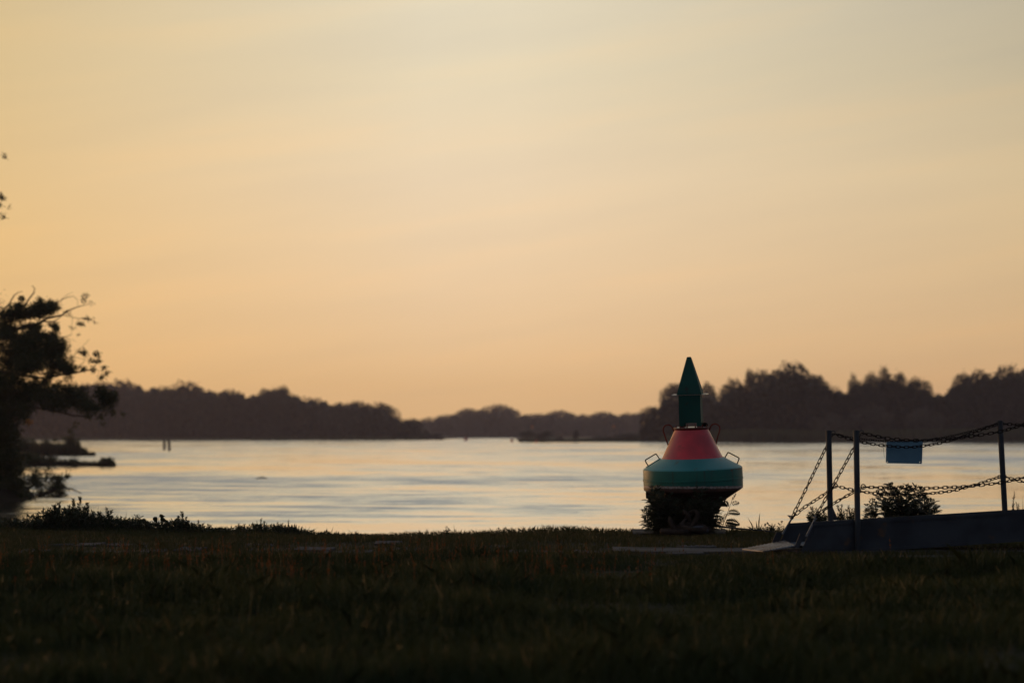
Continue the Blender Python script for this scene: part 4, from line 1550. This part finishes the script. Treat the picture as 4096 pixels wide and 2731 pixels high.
def post(fn, base_px, top_px, off, r=.0295):
    a, b = fn(*base_px, off), fn(*top_px, off)
    t = (b - a).normalized()
    mb = MB()
    mb.tube([a, b - t * .012, b - t * .004, b - t * .0005], [r, r, r * .97, r * .8], 20)
    mb.tube([b - t * .016, b - t * .010], [r * 1.06, r * 1.06], 20)
    return gpart(mb, 'railing_post', M['steel'], smooth=True)


pn_ = post(near, (3432, 2203), (3425, 1720), -.046)
pf_ = post(far, (3322, 2100), (3314.5, 1720), -.04)
pr_ = post(far, (4021, 2070), (3999.5, 1681), -.04)
pn2_ = post(near, (4136, 2160), (4122, 1675), -.046)
pf2_ = post(far, (4680, 2030), (4658, 1643), -.04)
# eyes on the posts that the chains hang from


def eye(fn, px, py, off, r, parent, th=.005):
    mb = MB()
    c = fn(px, py, off)
    mb.loop_tube([c + U * (math.cos(a) * r) + Vector((0, 0, math.sin(a) * r)) for a in np.linspace(0, 2 * math.pi, 14, endpoint=False)], th, 6)
    gpart(mb, 'chain_eye', M['steel'], parent, smooth=True)


eye(near, 3446, 1731, -.046, .026, pn_)
eye(far, 3333, 1731, -.04, .022, pf_)
eye(near, 3453, 1946, -.046, .024, pn_, .006)
eye(far, 3342, 1942, -.04, .022, pf_, .006)
eye(far, 3989, 1696, -.04, .016, pr_)
eye(far, 3996, 1907, -.04, .016, pr_)
eye(far, 4012, 1695, -.04, .016, pr_)
eye(far, 4020, 1906, -.04, .016, pr_)
eye(near, 4109, 1690, -.046, .02, pn2_)
eye(near, 4112, 1905, -.046, .02, pn2_)

# ------------------------------------------------------------------ chains
def link_mesh(L, Wd, r):
    mb = MB()
    mb.loop_tube(stadium(L, Wd, 4), r, 5)
    o = mb.build('chain_link', M['chain'], None, smooth=True)
    me = o.data
    bpy.data.objects.remove(o)
    return me


LINK = {.046: link_mesh(.060, .027, .0047), .05: link_mesh(.065, .029, .0049), .056: link_mesh(.073, .030, .0051), .026: link_mesh(.034, .016, .0031)}


def chain(label, pts, pitch, cat='chain'):
    """a hanging chain through the 3D points: one object per link"""
    pp = smooth_path(pts, 12)
    L = [0]
    for a, b in zip(pp, pp[1:]):
        L.append(L[-1] + (b - a).length)
    n = max(2, int(round(L[-1] / pitch)))
    t = thing('railing_chain', label, cat, pp[0], 'chains of the gangway railing')
    me = LINK[pitch]
    for i in range(n):
        s = L[-1] * (i + .5) / n
        k = max(0, np.searchsorted(L, s) - 1)
        k = min(k, len(pp) - 2)
        a, b = pp[k], pp[k + 1]
        p = a.lerp(b, (s - L[k]) / max(L[k + 1] - L[k], 1e-6))
        d = (b - a).normalized()
        o = put('chain_link', me, t, p - pp[0])
        q = d.to_track_quat('X', 'Z') @ Quaternion((1, 0, 0), (math.pi / 2 if i % 2 else 0) + .35 + random.uniform(-.25, .25))
        o.rotation_mode = 'QUATERNION'
        o.rotation_quaternion = q
    return t


def wn(px, py, off=-.046):
    return near(px, py, off) + gang.location


def wf(px, py, off=-.04):
    return far(px, py, off) + gang.location


chain('straight slanting chain from the far front horn up to the first post top', [wf(3167, 2070, 0), wf(3238, 1926, -.02), wf(3306, 1785, 0), wf(3330, 1735, 0)], .056)
chain('lower slack chain from the far front horn to the ring on the first post', [wf(3169, 2070, 0), wf(3215, 2030, -.02), wf(3280, 1988, 0), wf(3340, 1944, -.01)], .05)
chain('straight slanting chain from the near front horn up to the second post top', [wn(3262, 2066, 0), wn(3340, 1928, .0), wn(3416, 1790, 0.02), wn(3443, 1736, 0.0)], .056)
chain('lower slack chain from the near front horn to the ring on the second post', [wn(3264, 2068, 0), wn(3296, 2038, .0), wn(3360, 1998, .02), wn(3420, 1965, 0.02), wn(3452, 1948, 0)], .056)
chain('fine small linked chain behind the sign between first and last post', [wf(3336, 1734, .03), wf(3400, 1749, .03), wf(3460, 1757, .03), wf(3560, 1764, .03), wf(3680, 1761, .03), wf(3790, 1746, .03), wf(3900, 1720, .03), wf(3988, 1694, 0)], .026)
chain('upper slack chain passing in front of the blue sign from first to last post', [wf(3336, 1734), wf(3399, 1756), wf(3450, 1768), wf(3530, 1781), wf(3630, 1788), wf(3705, 1781), wf(3790, 1764), wf(3890, 1731), wf(3988, 1697)], .046)
chain('upper chain from second post running along the top edge of the sign', [wn(3449, 1732), wn(3500, 1743), wn(3545, 1752), wn(3620, 1760), wn(3700, 1761), wn(3800, 1754), wn(3900, 1742), wn(3984, 1729, -.09), wn(4050, 1712, -.07), wn(4108, 1691)], .05)
chain('lower sagging chain from the first post ring to the last post', [wf(3345, 1943), wf(3390, 1954), wf(3449, 1966), wf(3535, 1975), wf(3640, 1978), wf(3720, 1973), wf(3815, 1961), wf(3900, 1938), wf(3994, 1908)], .046)
chain('lower nearly level chain from the second post ring to the right edge', [wn(3458, 1947), wn(3540, 1950), wn(3640, 1953), wn(3740, 1951), wn(3840, 1946), wn(3900, 1942), wn(4000, 1930, -.09), wn(4060, 1918, -.07), wn(4111, 1905)], .05)
chain('upper chain leaving the last post towards the right picture edge', [wf(4014, 1695), wf(4060, 1698), wf(4120, 1704), wf(4300, 1712), wf(4450, 1700), wf(4640, 1657)], .046)
chain('lower chain leaving the last post towards the right picture edge', [wf(4022, 1906), wf(4060, 1918), wf(4120, 1930), wf(4300, 1938), wf(4450, 1926), wf(4650, 1870)], .046)

# ------------------------------------------------------------------ sign plate hanging from the fine chain
sg0 = wf(3616, 1810, .038)
sign = thing('sign_plate', 'blank blue metal sign plate with rounded corners hanging from the railing chain', 'sign', sg0)
cu = bpy.data.curves.new('plate', 'CURVE')
cu.dimensions, cu.fill_mode, cu.extrude = '2D', 'BOTH', .0015
k = sg0.y / FPX
bx_ = [(3541, 1768), (3549, 1765), (3600, 1763.5), (3640, 1765), (3688, 1762), (3693, 1764), (3694.5, 1769), (3692, 1850), (3691, 1854), (3687, 1855), (3630, 1853.5), (3546, 1852), (3541.5, 1849), (3540, 1845)]


def poly(pts):
    sp = cu.splines.new('POLY')
    sp.points.add(len(pts) - 1)
    for p_, (x, z) in zip(sp.points, pts):
        p_.co = (x, z, 0, 1)
    sp.use_cyclic_u = True


poly([((x - 3616) * k, (1810 - y) * k) for x, y in bx_])
for hx, hy in ((3546.5, 1846), (3682.5, 1848)):
    poly([((hx - 3616) * k + math.cos(a) * .0052, (1810 - hy) * k + math.sin(a) * .0065) for a in np.linspace(0, 2 * math.pi, 10, endpoint=False)])
co = bpy.data.objects.new('plate', cu)
COL.objects.link(co)
bpy.context.view_layer.update()
me = bpy.data.meshes.new_from_object(co.evaluated_get(bpy.context.evaluated_depsgraph_get()))
bpy.data.objects.remove(co)
me.materials.clear()
me.materials.append(M['sign'])
o = put('plate', me, sign)
o.rotation_euler = (math.pi / 2 + R(3), 0, TH)
for px in (3552, 3680):
    mb = MB()
    mb.tube([wf(px, 1772, .034) - sg0, wf(px + 1, 1761, .03) - sg0, wf(px + 2, 1771, .041) - sg0], .0022, 5)
    mb.build('tie_wire', M['chain'], sign)
mb = MB()
mb.tube([wf(3532, 1766, .034) - sg0, wf(3533, 1795, .034) - sg0, wf(3538, 1830, .034) - sg0], .0016, 5)
mb.build('loose_wire', M['chain'], sign)


# ------------------------------------------------------------------ plants along the bank
class LeafMesh:
    def __init__(self):
        self.v, self.q, self.n = [], [], 0

    def blade(self, p, d, L, w, droop=.25, nrm=None):
        """a narrow pointed leaf, folded over two quads"""
        d = d.normalized()
        side = (nrm or Vector((RNG.normal(), RNG.normal(), RNG.normal()))).cross(d)
        if side.length < 1e-4:
            side = d.orthogonal()
        side.normalize()
        dn = Vector((0, 0, -1)) * droop * L
        m = p + d * L * .38 + dn * .15
        t = p + d * L + dn
        self.v += [p, m + side * w, t, m - side * w]
        self.q.append((self.n, self.n + 1, self.n + 2, self.n + 3))
        self.n += 4

    def pinnate(self, p, d, L, pairs=7, up=None, lw=.20):
        """feather shaped leaf: midrib with narrow leaflets on both sides"""
        d = d.normalized()
        up = up or Vector((0, -.35, 1))
        side = d.cross(up)
        if side.length < 1e-3:
            side = d.orthogonal()
        side.normalize()
        nrm = side.cross(d).normalized()
        for i in range(pairs):
            t = (i + .9) / pairs
            c = p + d * L * t + Vector((0, 0, -1)) * L * .22 * t * t
            ll = L * (.38 * math.sin(math.pi * (.18 + .75 * t)) + .05)
            for s in (-1, 1):
                self.blade(c, side * s + d * .75, ll, L * lw * .30, .12, nrm)
        self.blade(p + d * L * .93 + Vector((0, 0, -1)) * L * .20, d, L * .2, L * .035, .2, nrm)
        r = max(L * .016, .001)
        for a, b in ((0, .5), (.5, 1)):
            A = p + d * L * a + Vector((0, 0, -1)) * L * .22 * a * a
            B = p + d * L * b + Vector((0, 0, -1)) * L * .22 * b * b
            self.v += [A - nrm * r, A + nrm * r, B + nrm * r, B - nrm * r]
            self.q.append((self.n, self.n + 1, self.n + 2, self.n + 3))
            self.n += 4

    def mesh(self, name, mat):
        return np_mesh(name, [tuple(v) for v in self.v], self.q, mat)


def stem_curve(a, b, bow=.08, n=6):
    a, b = Vector(a), Vector(b)
    off = Vector((RNG.normal(), RNG.normal(), 0)) * (b - a).length * bow
    return [a.lerp(b, t) + off * math.sin(math.pi * t) for t in np.linspace(0, 1, n)]


def weed(label, px, D, stems, mat='weed', style='shoot', group='weeds along the water edge', leafL=.085, name='bank_weed', cat='weed'):
    """a plant of several stems; stems are (tip px, tip py)"""
    x0 = gx(px, D)
    z0 = ground_z(x0, D) - .02
    t = thing(name, label, cat, (x0, D, z0), group)
    lm, sm = LeafMesh(), MB()
    for (tx, ty) in stems:
        dd = RNG.uniform(-.18, .18)
        tip = W(tx, ty, D + dd)
        bx_ = x0 + (tip.x - x0) * .35 + RNG.normal(0, .02)
        root = Vector((bx_, D + dd * .5, z0))
        H = (tip - root).length
        cv = stem_curve(root, tip, .05, 7)
        sm.tube(cv, [.0045 - .003 * i / 6 for i in range(7)], 5)
        if style == 'shoot':
            n = max(14, int(H / .0065))
            for i in range(n):
                f = (i + 1) / n
                f = f ** .8
                k_ = min(int(f * 6), 5)
                p = cv[k_].lerp(cv[k_ + 1], f * 6 - k_)
                dr = (cv[k_ + 1] - cv[k_]).normalized()
                a = i * 2.4 + RNG.uniform(-.3, .3)
                o_ = dr.orthogonal().normalized()
                out = Quaternion(dr, a) @ o_
                up = .55 + .9 * f
                L = leafL * (1.0 - .45 * f) * RNG.uniform(.75, 1.15)
                lm.blade(p, out + dr * up, L, L * .17, .18)
        else:
            n = max(8, int(H / .020))
            for i in range(n):
                f = .15 + .85 * (i + .5) / n
                k_ = min(int(f * 6), 5)
                p = cv[k_].lerp(cv[k_ + 1], f * 6 - k_)
                dr = (cv[k_ + 1] - cv[k_]).normalized()
                out = Quaternion(dr, i * 2.4 + RNG.uniform(-.4, .4)) @ dr.orthogonal().normalized()
                L = leafL * 1.5 * (1.05 - .5 * f) * RNG.uniform(.8, 1.15)
                lm.pinnate(p, out + dr * (.5 + .5 * f), L, 8)
            for k_ in range(7):
                lm.blade(cv[-1], Vector((RNG.normal() * .5, RNG.normal() * .5, 1)), leafL * .5, leafL * .05, .05)
    o = sm.build('stems', M['stem'], t, smooth=True)
    o.location = -t.location
    put('foliage', lm.mesh('foliage', M[mat]), t, -t.location)
    return t


def jit(x, y, n, sx, sy):
    return [(x + RNG.uniform(-sx, sx), y + RNG.uniform(-.1 * sy, sy)) for _ in range(int(n * 1.7))]


WD = 30.9
weed('small leafy weed at the far left picture edge', 25, WD, [(12, 2082), (36, 2078), (55, 2092), (70, 2079)] + jit(40, 2090, 5, 40, 15), leafL=.06)
weed('low weed with blunt leaves near the left edge', 110, WD, [(104, 2076), (120, 2068), (85, 2092), (132, 2092)] + jit(110, 2090, 6, 40, 15), leafL=.07)
weed('weed spreading left at the foot of the tall leafy clump', 178, WD, [(170, 2046), (150, 2062), (192, 2056), (205, 2062)] + jit(175, 2075, 7, 45, 20), leafL=.09)
weed('feathery weed forming the left shoulder of the tall clump', 225, WD, [(216, 2024), (236, 2013), (222, 2022), (200, 2040), (186, 2048)] + jit(225, 2052, 9, 40, 30), leafL=.10)
weed('tallest leafy weed with two upright tips left of the river bend', 305, WD, [(293, 1996), (321, 1989), (275, 2024), (262, 2038)] + jit(300, 2040, 10, 40, 40), leafL=.095)
weed('leafy weed with one arching tip right of the tallest weed', 345, WD, [(350, 2014), (335, 2030), (338, 2050)] + jit(340, 2058, 9, 36, 30), 'weed', leafL=.10)
weed('weed with bent twin tips in the middle of the left clump', 420, WD, [(427, 2035), (446, 2041), (405, 2052), (372, 2045), (395, 2048)] + jit(415, 2065, 10, 44, 25), leafL=.085)
weed('bushy low weed between the bent weed and the broad leaves', 490, WD, [(485, 2070), (500, 2069), (518, 2077), (470, 2068)] + jit(490, 2080, 9, 40, 18), leafL=.075)
weed('feathery weed just left of the broad leaved plant', 545, WD, [(540, 2064), (560, 2068), (528, 2084)] + jit(545, 2085, 7, 30, 15), 'weed', 'pinnate', leafL=.07)
weed('erect feathery weed just right of the broad leaved plant', 728, WD, [(728, 2049), (712, 2066), (745, 2072), (752, 2085)] + jit(728, 2080, 8, 26, 20), 'weed', leafL=.085)
weed('low pointed weed with one small spire', 785, WD, [(793, 2081), (770, 2092), (812, 2098), (832, 2098), (840, 2100)] + jit(795, 2098, 8, 40, 10), leafL=.055)
weed('low row of small weeds left of the upright spires', 890, WD, [(872, 2108), (908, 2104), (925, 2104), (885, 2106)] + jit(895, 2108, 8, 40, 8), leafL=.045)
weed('slim upright weed left of the group of spires', 958, WD, [(956, 2095), (978, 2097), (962, 2100)] + jit(960, 2104, 7, 18, 12), leafL=.055)
weed('group of upright leafy spires at the water edge', 1040, WD, [(1027, 2087), (1044, 2076), (1057, 2085), (1066, 2092), (1022, 2096)] + jit(1042, 2098, 12, 34, 18), leafL=.055)
weed('blunt dense weed right of the leafy spires', 1118, WD, [(1112, 2089), (1128, 2095), (1092, 2100)] + jit(1118, 2098, 11, 24, 16), leafL=.055)
weed('weed with toothed narrow spike at its right side', 1152, WD, [(1154, 2081), (1142, 2100), (1170, 2112)] + jit(1150, 2104, 9, 18, 14), leafL=.045)
weed('low round weed at the right end of the leafy row', 1190, WD, [(1184, 2105), (1196, 2106), (1205, 2116)] + jit(1190, 2110, 9, 22, 10), leafL=.05)
weed('tiny drooping nettle alone on the bare edge', 1785, WD, [(1786, 2108), (1795, 2114), (1776, 2120)], 'weed', leafL=.06)
weed('small tuft of leaves on the low rise left of the buoy', 2005, WD, [(1993, 2110), (2022, 2110), (2015, 2116), (1988, 2122)], leafL=.05)
weed('second small leaf tuft on the low rise left of the buoy', 2125, WD, [(2131, 2111), (2118, 2118), (2110, 2122)], leafL=.05)

# broad leaved plant: every leaf its own piece
bl = thing('broad_leaf_plant', 'plant with large broad pointed leaves in the left clump', 'plant', (gx(630, WD), WD, ground_z(gx(630, WD), WD)))
mb = MB()
root = bl.location.copy()
leafspec = [(617, 2066, 26, -1.2), (637, 2064, 24, .2), (640, 2078, 30, .1), (585, 2082, 28, 3.0), (660, 2083, 26, -.7), (682, 2087, 22, -.2), (676, 2104, 28, -.3), (600, 2098, 30, 2.6), (625, 2100, 32, -.4),
            (650, 2106, 30, -.2), (570, 2104, 26, 2.9), (610, 2110, 30, -1.0), (690, 2112, 22, .1), (590, 2112, 26, 3.3)]
for px, py, s, rot in leafspec:
    D = WD + RNG.uniform(-.12, .12)
    c = W(px, py, D)
    mb.tube([root + Vector((RNG.normal() * .03, 0, 0)), root.lerp(c, .6) + Vector((0, 0, .02)), c], [.004, .003, .0018], 5)
    L = s * WD / FPX
    up = Vector((math.cos(rot), RNG.uniform(-.5, .3), math.sin(rot) * .8 - .15)).normalized()
    sd_ = up.cross(Vector((RNG.uniform(-.4, .4), 1, RNG.uniform(.2, .9)))).normalized()
    nn = sd_.cross(up)
    outl = [(0, 0), (.10, .32), (.34, .44), (.62, .34), (.85, .14), (1.12, 0)]
    lv = [up * (L * a) for a, b in outl] + [up * (L * a) + sd_ * (L * b * .9) + nn * (L * b * .18) for a, b in outl[1:-1]] + [up * (L * a) - sd_ * (L * b * .9) + nn * (L * b * .18) for a, b in outl[1:-1]]
    lf = MB()
    lf.add(lv, [(0, 1, 6), (1, 2, 7, 6), (2, 3, 8, 7), (3, 4, 9, 8), (4, 5, 9), (0, 10, 1), (1, 10, 11, 2), (2, 11, 12, 3), (3, 12, 13, 4), (4, 13, 5)])
    lf.build('leaf', M['weed'], bl, c - root)
    bpy.data.objects[-1] if False else None
o = mb.build('stems', M['stem'], bl)
o.location = -root
for ch in bl.children:
    if ch.name.startswith('leaf'):
        # vertices were written round the leaf's own base
        me = ch.data
        off = ch.location.copy()
        for v in me.vertices:
            v.co += off


def tuft(label, px, D, tips, w=.007, group='grass tufts along the water edge', name='grass_tuft', mat='grass'):
    """a tuft whose long blades are separate pieces: tips are (px, py)"""
    x0 = gx(px, D)
    z0 = ground_z(x0, D) - .01
    t = thing(name, label, 'grass', (x0, D, z0), group)
    for tx, ty in tips:
        tip = W(tx, ty, D) - t.location
        rt = Vector((tip.x * .35 + RNG.normal(0, .006), RNG.normal(0, .02), 0))
        m = rt.lerp(tip, .55) + Vector((-(tip.x - rt.x) * .18, 0, abs(tip.z) * .06))
        mb = MB()
        s = Vector((w, w * .3, 0))
        mb.add([rt - s * .6, rt + s * .6, m + s, tip, m - s], [(0, 1, 2, 4), (4, 2, 3)])
        o = mb.build('blade', M[mat], t)
    return t


tuft('sword leaved tuft with one tall blade between buoy and gangway', 3030, 30.2, [(2989, 2066), (3040, 2045), (3024, 2080), (3036, 2082), (3012, 2100), (3050, 2092)], .008)
tuft('long grass blades right of the leafy spires', 1225, WD, [(1208, 2098), (1224, 2102), (1244, 2098), (1215, 2112), (1273, 2104), (1262, 2110), (1250, 2112)], .003)
tuft('thin seed stems standing on the bare edge', 1320, WD, [(1303, 2102), (1310, 2110), (1332, 2106), (1336, 2101), (1350, 2118), (1297, 2118)], .0022)
tuft('small grass tuft on the low edge', 1420, WD, [(1388, 2112), (1392, 2122), (1425, 2120), (1432, 2116), (1410, 2124)], .003)
tuft('grass tuft at the left of the drooping nettle', 1700, WD, [(1708, 2110), (1714, 2108), (1690, 2126), (1604, 2114)], .003)
tuft('tall bent grass tuft right of the drooping nettle', 1820, WD, [(1815, 2092), (1828, 2108), (1800, 2128), (1870, 2126)], .003)
tuft('spiky grass tuft left of the buoy slab', 2440, WD, [(2444, 2110), (2432, 2116), (2456, 2118)], .003)
tuft('dense spiky grass tuft at the left foot of the buoy bush', 2545, 30.5, [(2558, 2106), (2530, 2112), (2566, 2112), (2548, 2118), (2572, 2114), (2535, 2120)], .003)
tuft('thin curled stalk and blades at the right edge beyond the gangway', 4088, 28.0, [(4090, 1975), (4076, 2012), (4096, 1990)], .003)
tuft('slim seed stalks right of the sword leaved tuft', 3125, 30.3, [(3126, 2091), (3134, 2093), (3139, 2089), (3112, 2108), (3146, 2100)], .002)
for px, yt in ((303, 0),):
    pass
tuft('thin seed stalks above the left weeds', 120, WD, [(104, 2046), (128, 2050), (145, 2052), (40, 2064)], .0028)
tuft('single slanting stalk above the left clump', 385, WD, [(395, 2011), (368, 2062)], .0026)
tuft('two hair thin stalks left of the broad leaves', 510, WD, [(505, 2027), (514, 2060), (506, 2055)], .0018)

# low tangle of small leaves along the left edge of the bank
P = []
for px, w_, hgt, n in [(20, 60, 26, 260), (90, 60, 28, 300), (160, 60, 40, 420), (230, 60, 62, 700), (300, 60, 66, 800), (360, 50, 50, 560), (420, 50, 44, 520), (480, 50, 36, 420), (540, 50, 34, 380), (600, 50, 30, 360), (660, 50, 28, 320),
                       (720, 40, 36, 340), (780, 50, 24, 300), (850, 50, 16, 220), (920, 50, 16, 220), (980, 40, 20, 220), (1040, 44, 28, 320), (1110, 40, 26, 300), (1165, 36, 26, 260), (1215, 40, 16, 160), (1300, 60, 10, 150), (1420, 70, 8, 120)]:
    for _ in range(int(n * 1.6)):
        d = WD + RNG.uniform(-.3, .35)
        x = gx(px + RNG.normal(0, w_ * .5), d)
        f = RNG.uniform(0, 1) ** 1.7
        P.append((x, d, ground_z(x, d) + f * hgt * 1.3 * WD / FPX))
P = np.array(P)
n = len(P)
a_ = RNG.normal(size=(n, 3)) * (1, 1, .6) + (0, 0, .8)
a_ /= np.linalg.norm(a_, axis=1)[:, None]
b_ = np.cross(a_, RNG.normal(size=(n, 3)))
b_ /= np.linalg.norm(b_, axis=1)[:, None]
s_ = RNG.uniform(.03, .075, n)[:, None]
V = np.stack([P, P + a_ * s_ * .5 + b_ * s_ * .13, P + a_ * s_, P + a_ * s_ * .5 - b_ * s_ * .13], 1)
tag(put('undergrowth', np_mesh('undergrowth', V.reshape(-1, 3), np.arange(4 * n).reshape(-1, 4), M['weed'])), 'low tangle of small leaves between the weeds on the bank', 'undergrowth', kind='stuff')

# feathery bushes
bush = weed('dense feathery bush growing round the foot of the buoy', 2735, 29.42,
            [(2580, 2036), (2576, 2048), (2574, 2072), (2580, 2086), (2600, 1996), (2608, 2010), (2596, 2050), (2618, 2030), (2632, 1990), (2640, 1975), (2660, 1985), (2680, 1978), (2610, 1950), (2630, 1948),
             (2720, 1985), (2740, 1960), (2760, 1990), (2790, 1952), (2800, 1980), (2820, 1960), (2850, 1952), (2840, 1995), (2870, 2010), (2885, 1998), (2900, 2000), (2866, 2040), (2876, 2050), (2872, 2074), (2880, 2092),
             (2700, 2000), (2650, 2020), (2690, 2030), (2760, 2020), (2800, 2020), (2830, 2030), (2660, 2050), (2710, 2050), (2850, 2066), (2640, 2060), (2620, 2070), (2600, 2080), (2740, 2040), (2780, 2050), (2815, 2060), (2590, 2100), (2860, 2090)] + [(RNG.uniform(2610, 2850), RNG.uniform(1990, 2085)) for _ in range(40)] + [(RNG.uniform(2590, 2680), RNG.uniform(1960, 2060)) for _ in range(14)] + [(RNG.uniform(2810, 2866), RNG.uniform(2020, 2100)) for _ in range(9)],
            'weed', 'pinnate', 'feathery bushes on the bank', .09, 'bank_bush', 'bush')
# the loose sprig right of the bush: every leaf a piece
sp = thing('sprig_plant', 'slender leaning sprig with feather leaves right of the buoy bush', 'plant', (gx(2886, 29.9), 29.9, ground_z(gx(2886, 29.9), 29.9)))
cv = smooth_path([W(*p, 29.9) - sp.location for p in [(2885, 2120), (2892, 2098), (2904, 2068), (2914, 2040), (2922, 2016), (2930, 1996), (2940, 1980)]], 3)
mb = MB()
mb.tube(cv, [.005 - .0034 * i / 18 for i in range(19)], 6)
mb.build('stem', M['stem'], sp, smooth=True)
for (px, py), (tx, ty), pairs in [((2922, 2018), (2956, 2008), 5), ((2912, 2030), (2898, 1998), 8), ((2911, 2048), (2956, 2052), 8), ((2908, 2052), (2897, 2068), 6), ((2906, 2062), (2922, 2050), 5), ((2899, 2086), (2954, 2094), 9),
                                  ((2895, 2094), (2940, 2102), 8), ((2893, 2092), (2880, 2062), 7), ((2890, 2100), (2862, 2092), 7), ((2902, 2076), (2886, 2072), 5)]:
    a, b = W(px, py, 29.9) - sp.location, W(tx, ty, 29.9 + RNG.uniform(-.05, .05)) - sp.location
    lm = LeafMesh()
    lm.pinnate(Vector(), b - a + Vector((0, 0, (b - a).length * .2)), (b - a).length, pairs, Vector((0, -1, .3)), .21)
    put('leaf', lm.mesh('leaf', M['weed']), sp, a)
lm = LeafMesh()
for i in range(26):
    f = i / 25
    p = cv[-5].lerp(cv[-1], f) + (cv[-1] - cv[-5]) * .15
    lm.blade(Vector(p), Vector((RNG.normal() * .6 + .3, RNG.normal() * .5, .9)), .035 * (1.1 - .5 * f), .004, .1)
put('leaf_tip', lm.mesh('leaf_tip', M['weed']), sp)
weed('small feathery weed right of the sword leaved tuft', 3085, 30.2, [(3070, 2092), (3088, 2098), (3100, 2100), (3126, 2088), (3060, 2104)], 'weed', 'pinnate', 'feathery bushes on the bank', .05)
weed('round feathery bush behind the gangway between second and last post', 3650, 28.6,
     [(3550, 1945), (3556, 1941), (3535, 1957), (3512, 1972), (3520, 1985), (3580, 1955), (3600, 1950), (3632, 1944), (3640, 1950), (3662, 1948), (3680, 1952), (3692, 1965), (3700, 1985), (3716, 2000), (3735, 2006), (3726, 2020),
      (3752, 2030), (3740, 2040), (3566, 1985), (3622, 1982), (3675, 1990), (3540, 2010), (3590, 2014), (3630, 2015), (3660, 2015), (3690, 2020), (3530, 2035), (3560, 2045), (3610, 2040), (3650, 2045), (3710, 2045)],
     'weed', 'pinnate', 'feathery bushes on the bank', .10, 'bank_bush', 'bush')
weed('small feathery bush left of the round one, behind the gangway', 3490, 28.8, [(3490, 1998), (3478, 2010), (3470, 2022), (3502, 2010), (3510, 2022), (3466, 2040), (3486, 2035), (3505, 2040), (3460, 2060)], 'weed', 'pinnate',
     'feathery bushes on the bank', .07, 'bank_bush', 'bush')
weed('upright leafy bush behind the gangway between first and second post', 3390, 28.6, [(3351, 2022), (3366, 2020), (3394, 2025), (3386, 2040), (3410, 2036), (3420, 2034), (3360, 2045), (3400, 2050), (3376, 2045), (3416, 2055), (3350, 2055)] +
     jit(3385, 2060, 8, 35, 15), 'weed', 'shoot', 'feathery bushes on the bank', .07, 'bank_bush', 'bush')
weed('spiky leafy bush behind the gangway left of the first post', 3265, 28.6, [(3248, 2031), (3266, 2036), (3240, 2048), (3230, 2062), (3234, 2075), (3256, 2055), (3280, 2058), (3296, 2045), (3300, 2060), (3270, 2070)] + jit(3275, 2068, 7, 35, 15),
     'weed', 'shoot', 'feathery bushes on the bank', .085, 'bank_bush', 'bush')
weed('small upright weed at the right edge beyond the gangway', 4062, 28.4, [(4058, 1968), (4066, 2010), (4050, 2018), (4074, 2016)], 'weed', 'shoot', 'weeds along the water edge', .05)

# ------------------------------------------------------------------ air
m = bpy.data.materials.new('haze')
m.use_nodes = True
nt = m.node_tree
nt.nodes.remove(nt.nodes['Principled BSDF'])
pv = nt.nodes.new('ShaderNodeVolumePrincipled')
pv.inputs['Color'].default_value = (.84, .79, .98, 1)
pv.inputs['Density'].default_value = .00016
pv.inputs['Anisotropy'].default_value = .5
nt.links.new(pv.outputs[0], nt.nodes['Material Output'].inputs['Volume'])
mb = MB()
mb.box((0, 700, 11), (1800, 1500, 30))
hz = mb.build('haze', m)
tag(hz, kind='stuff')
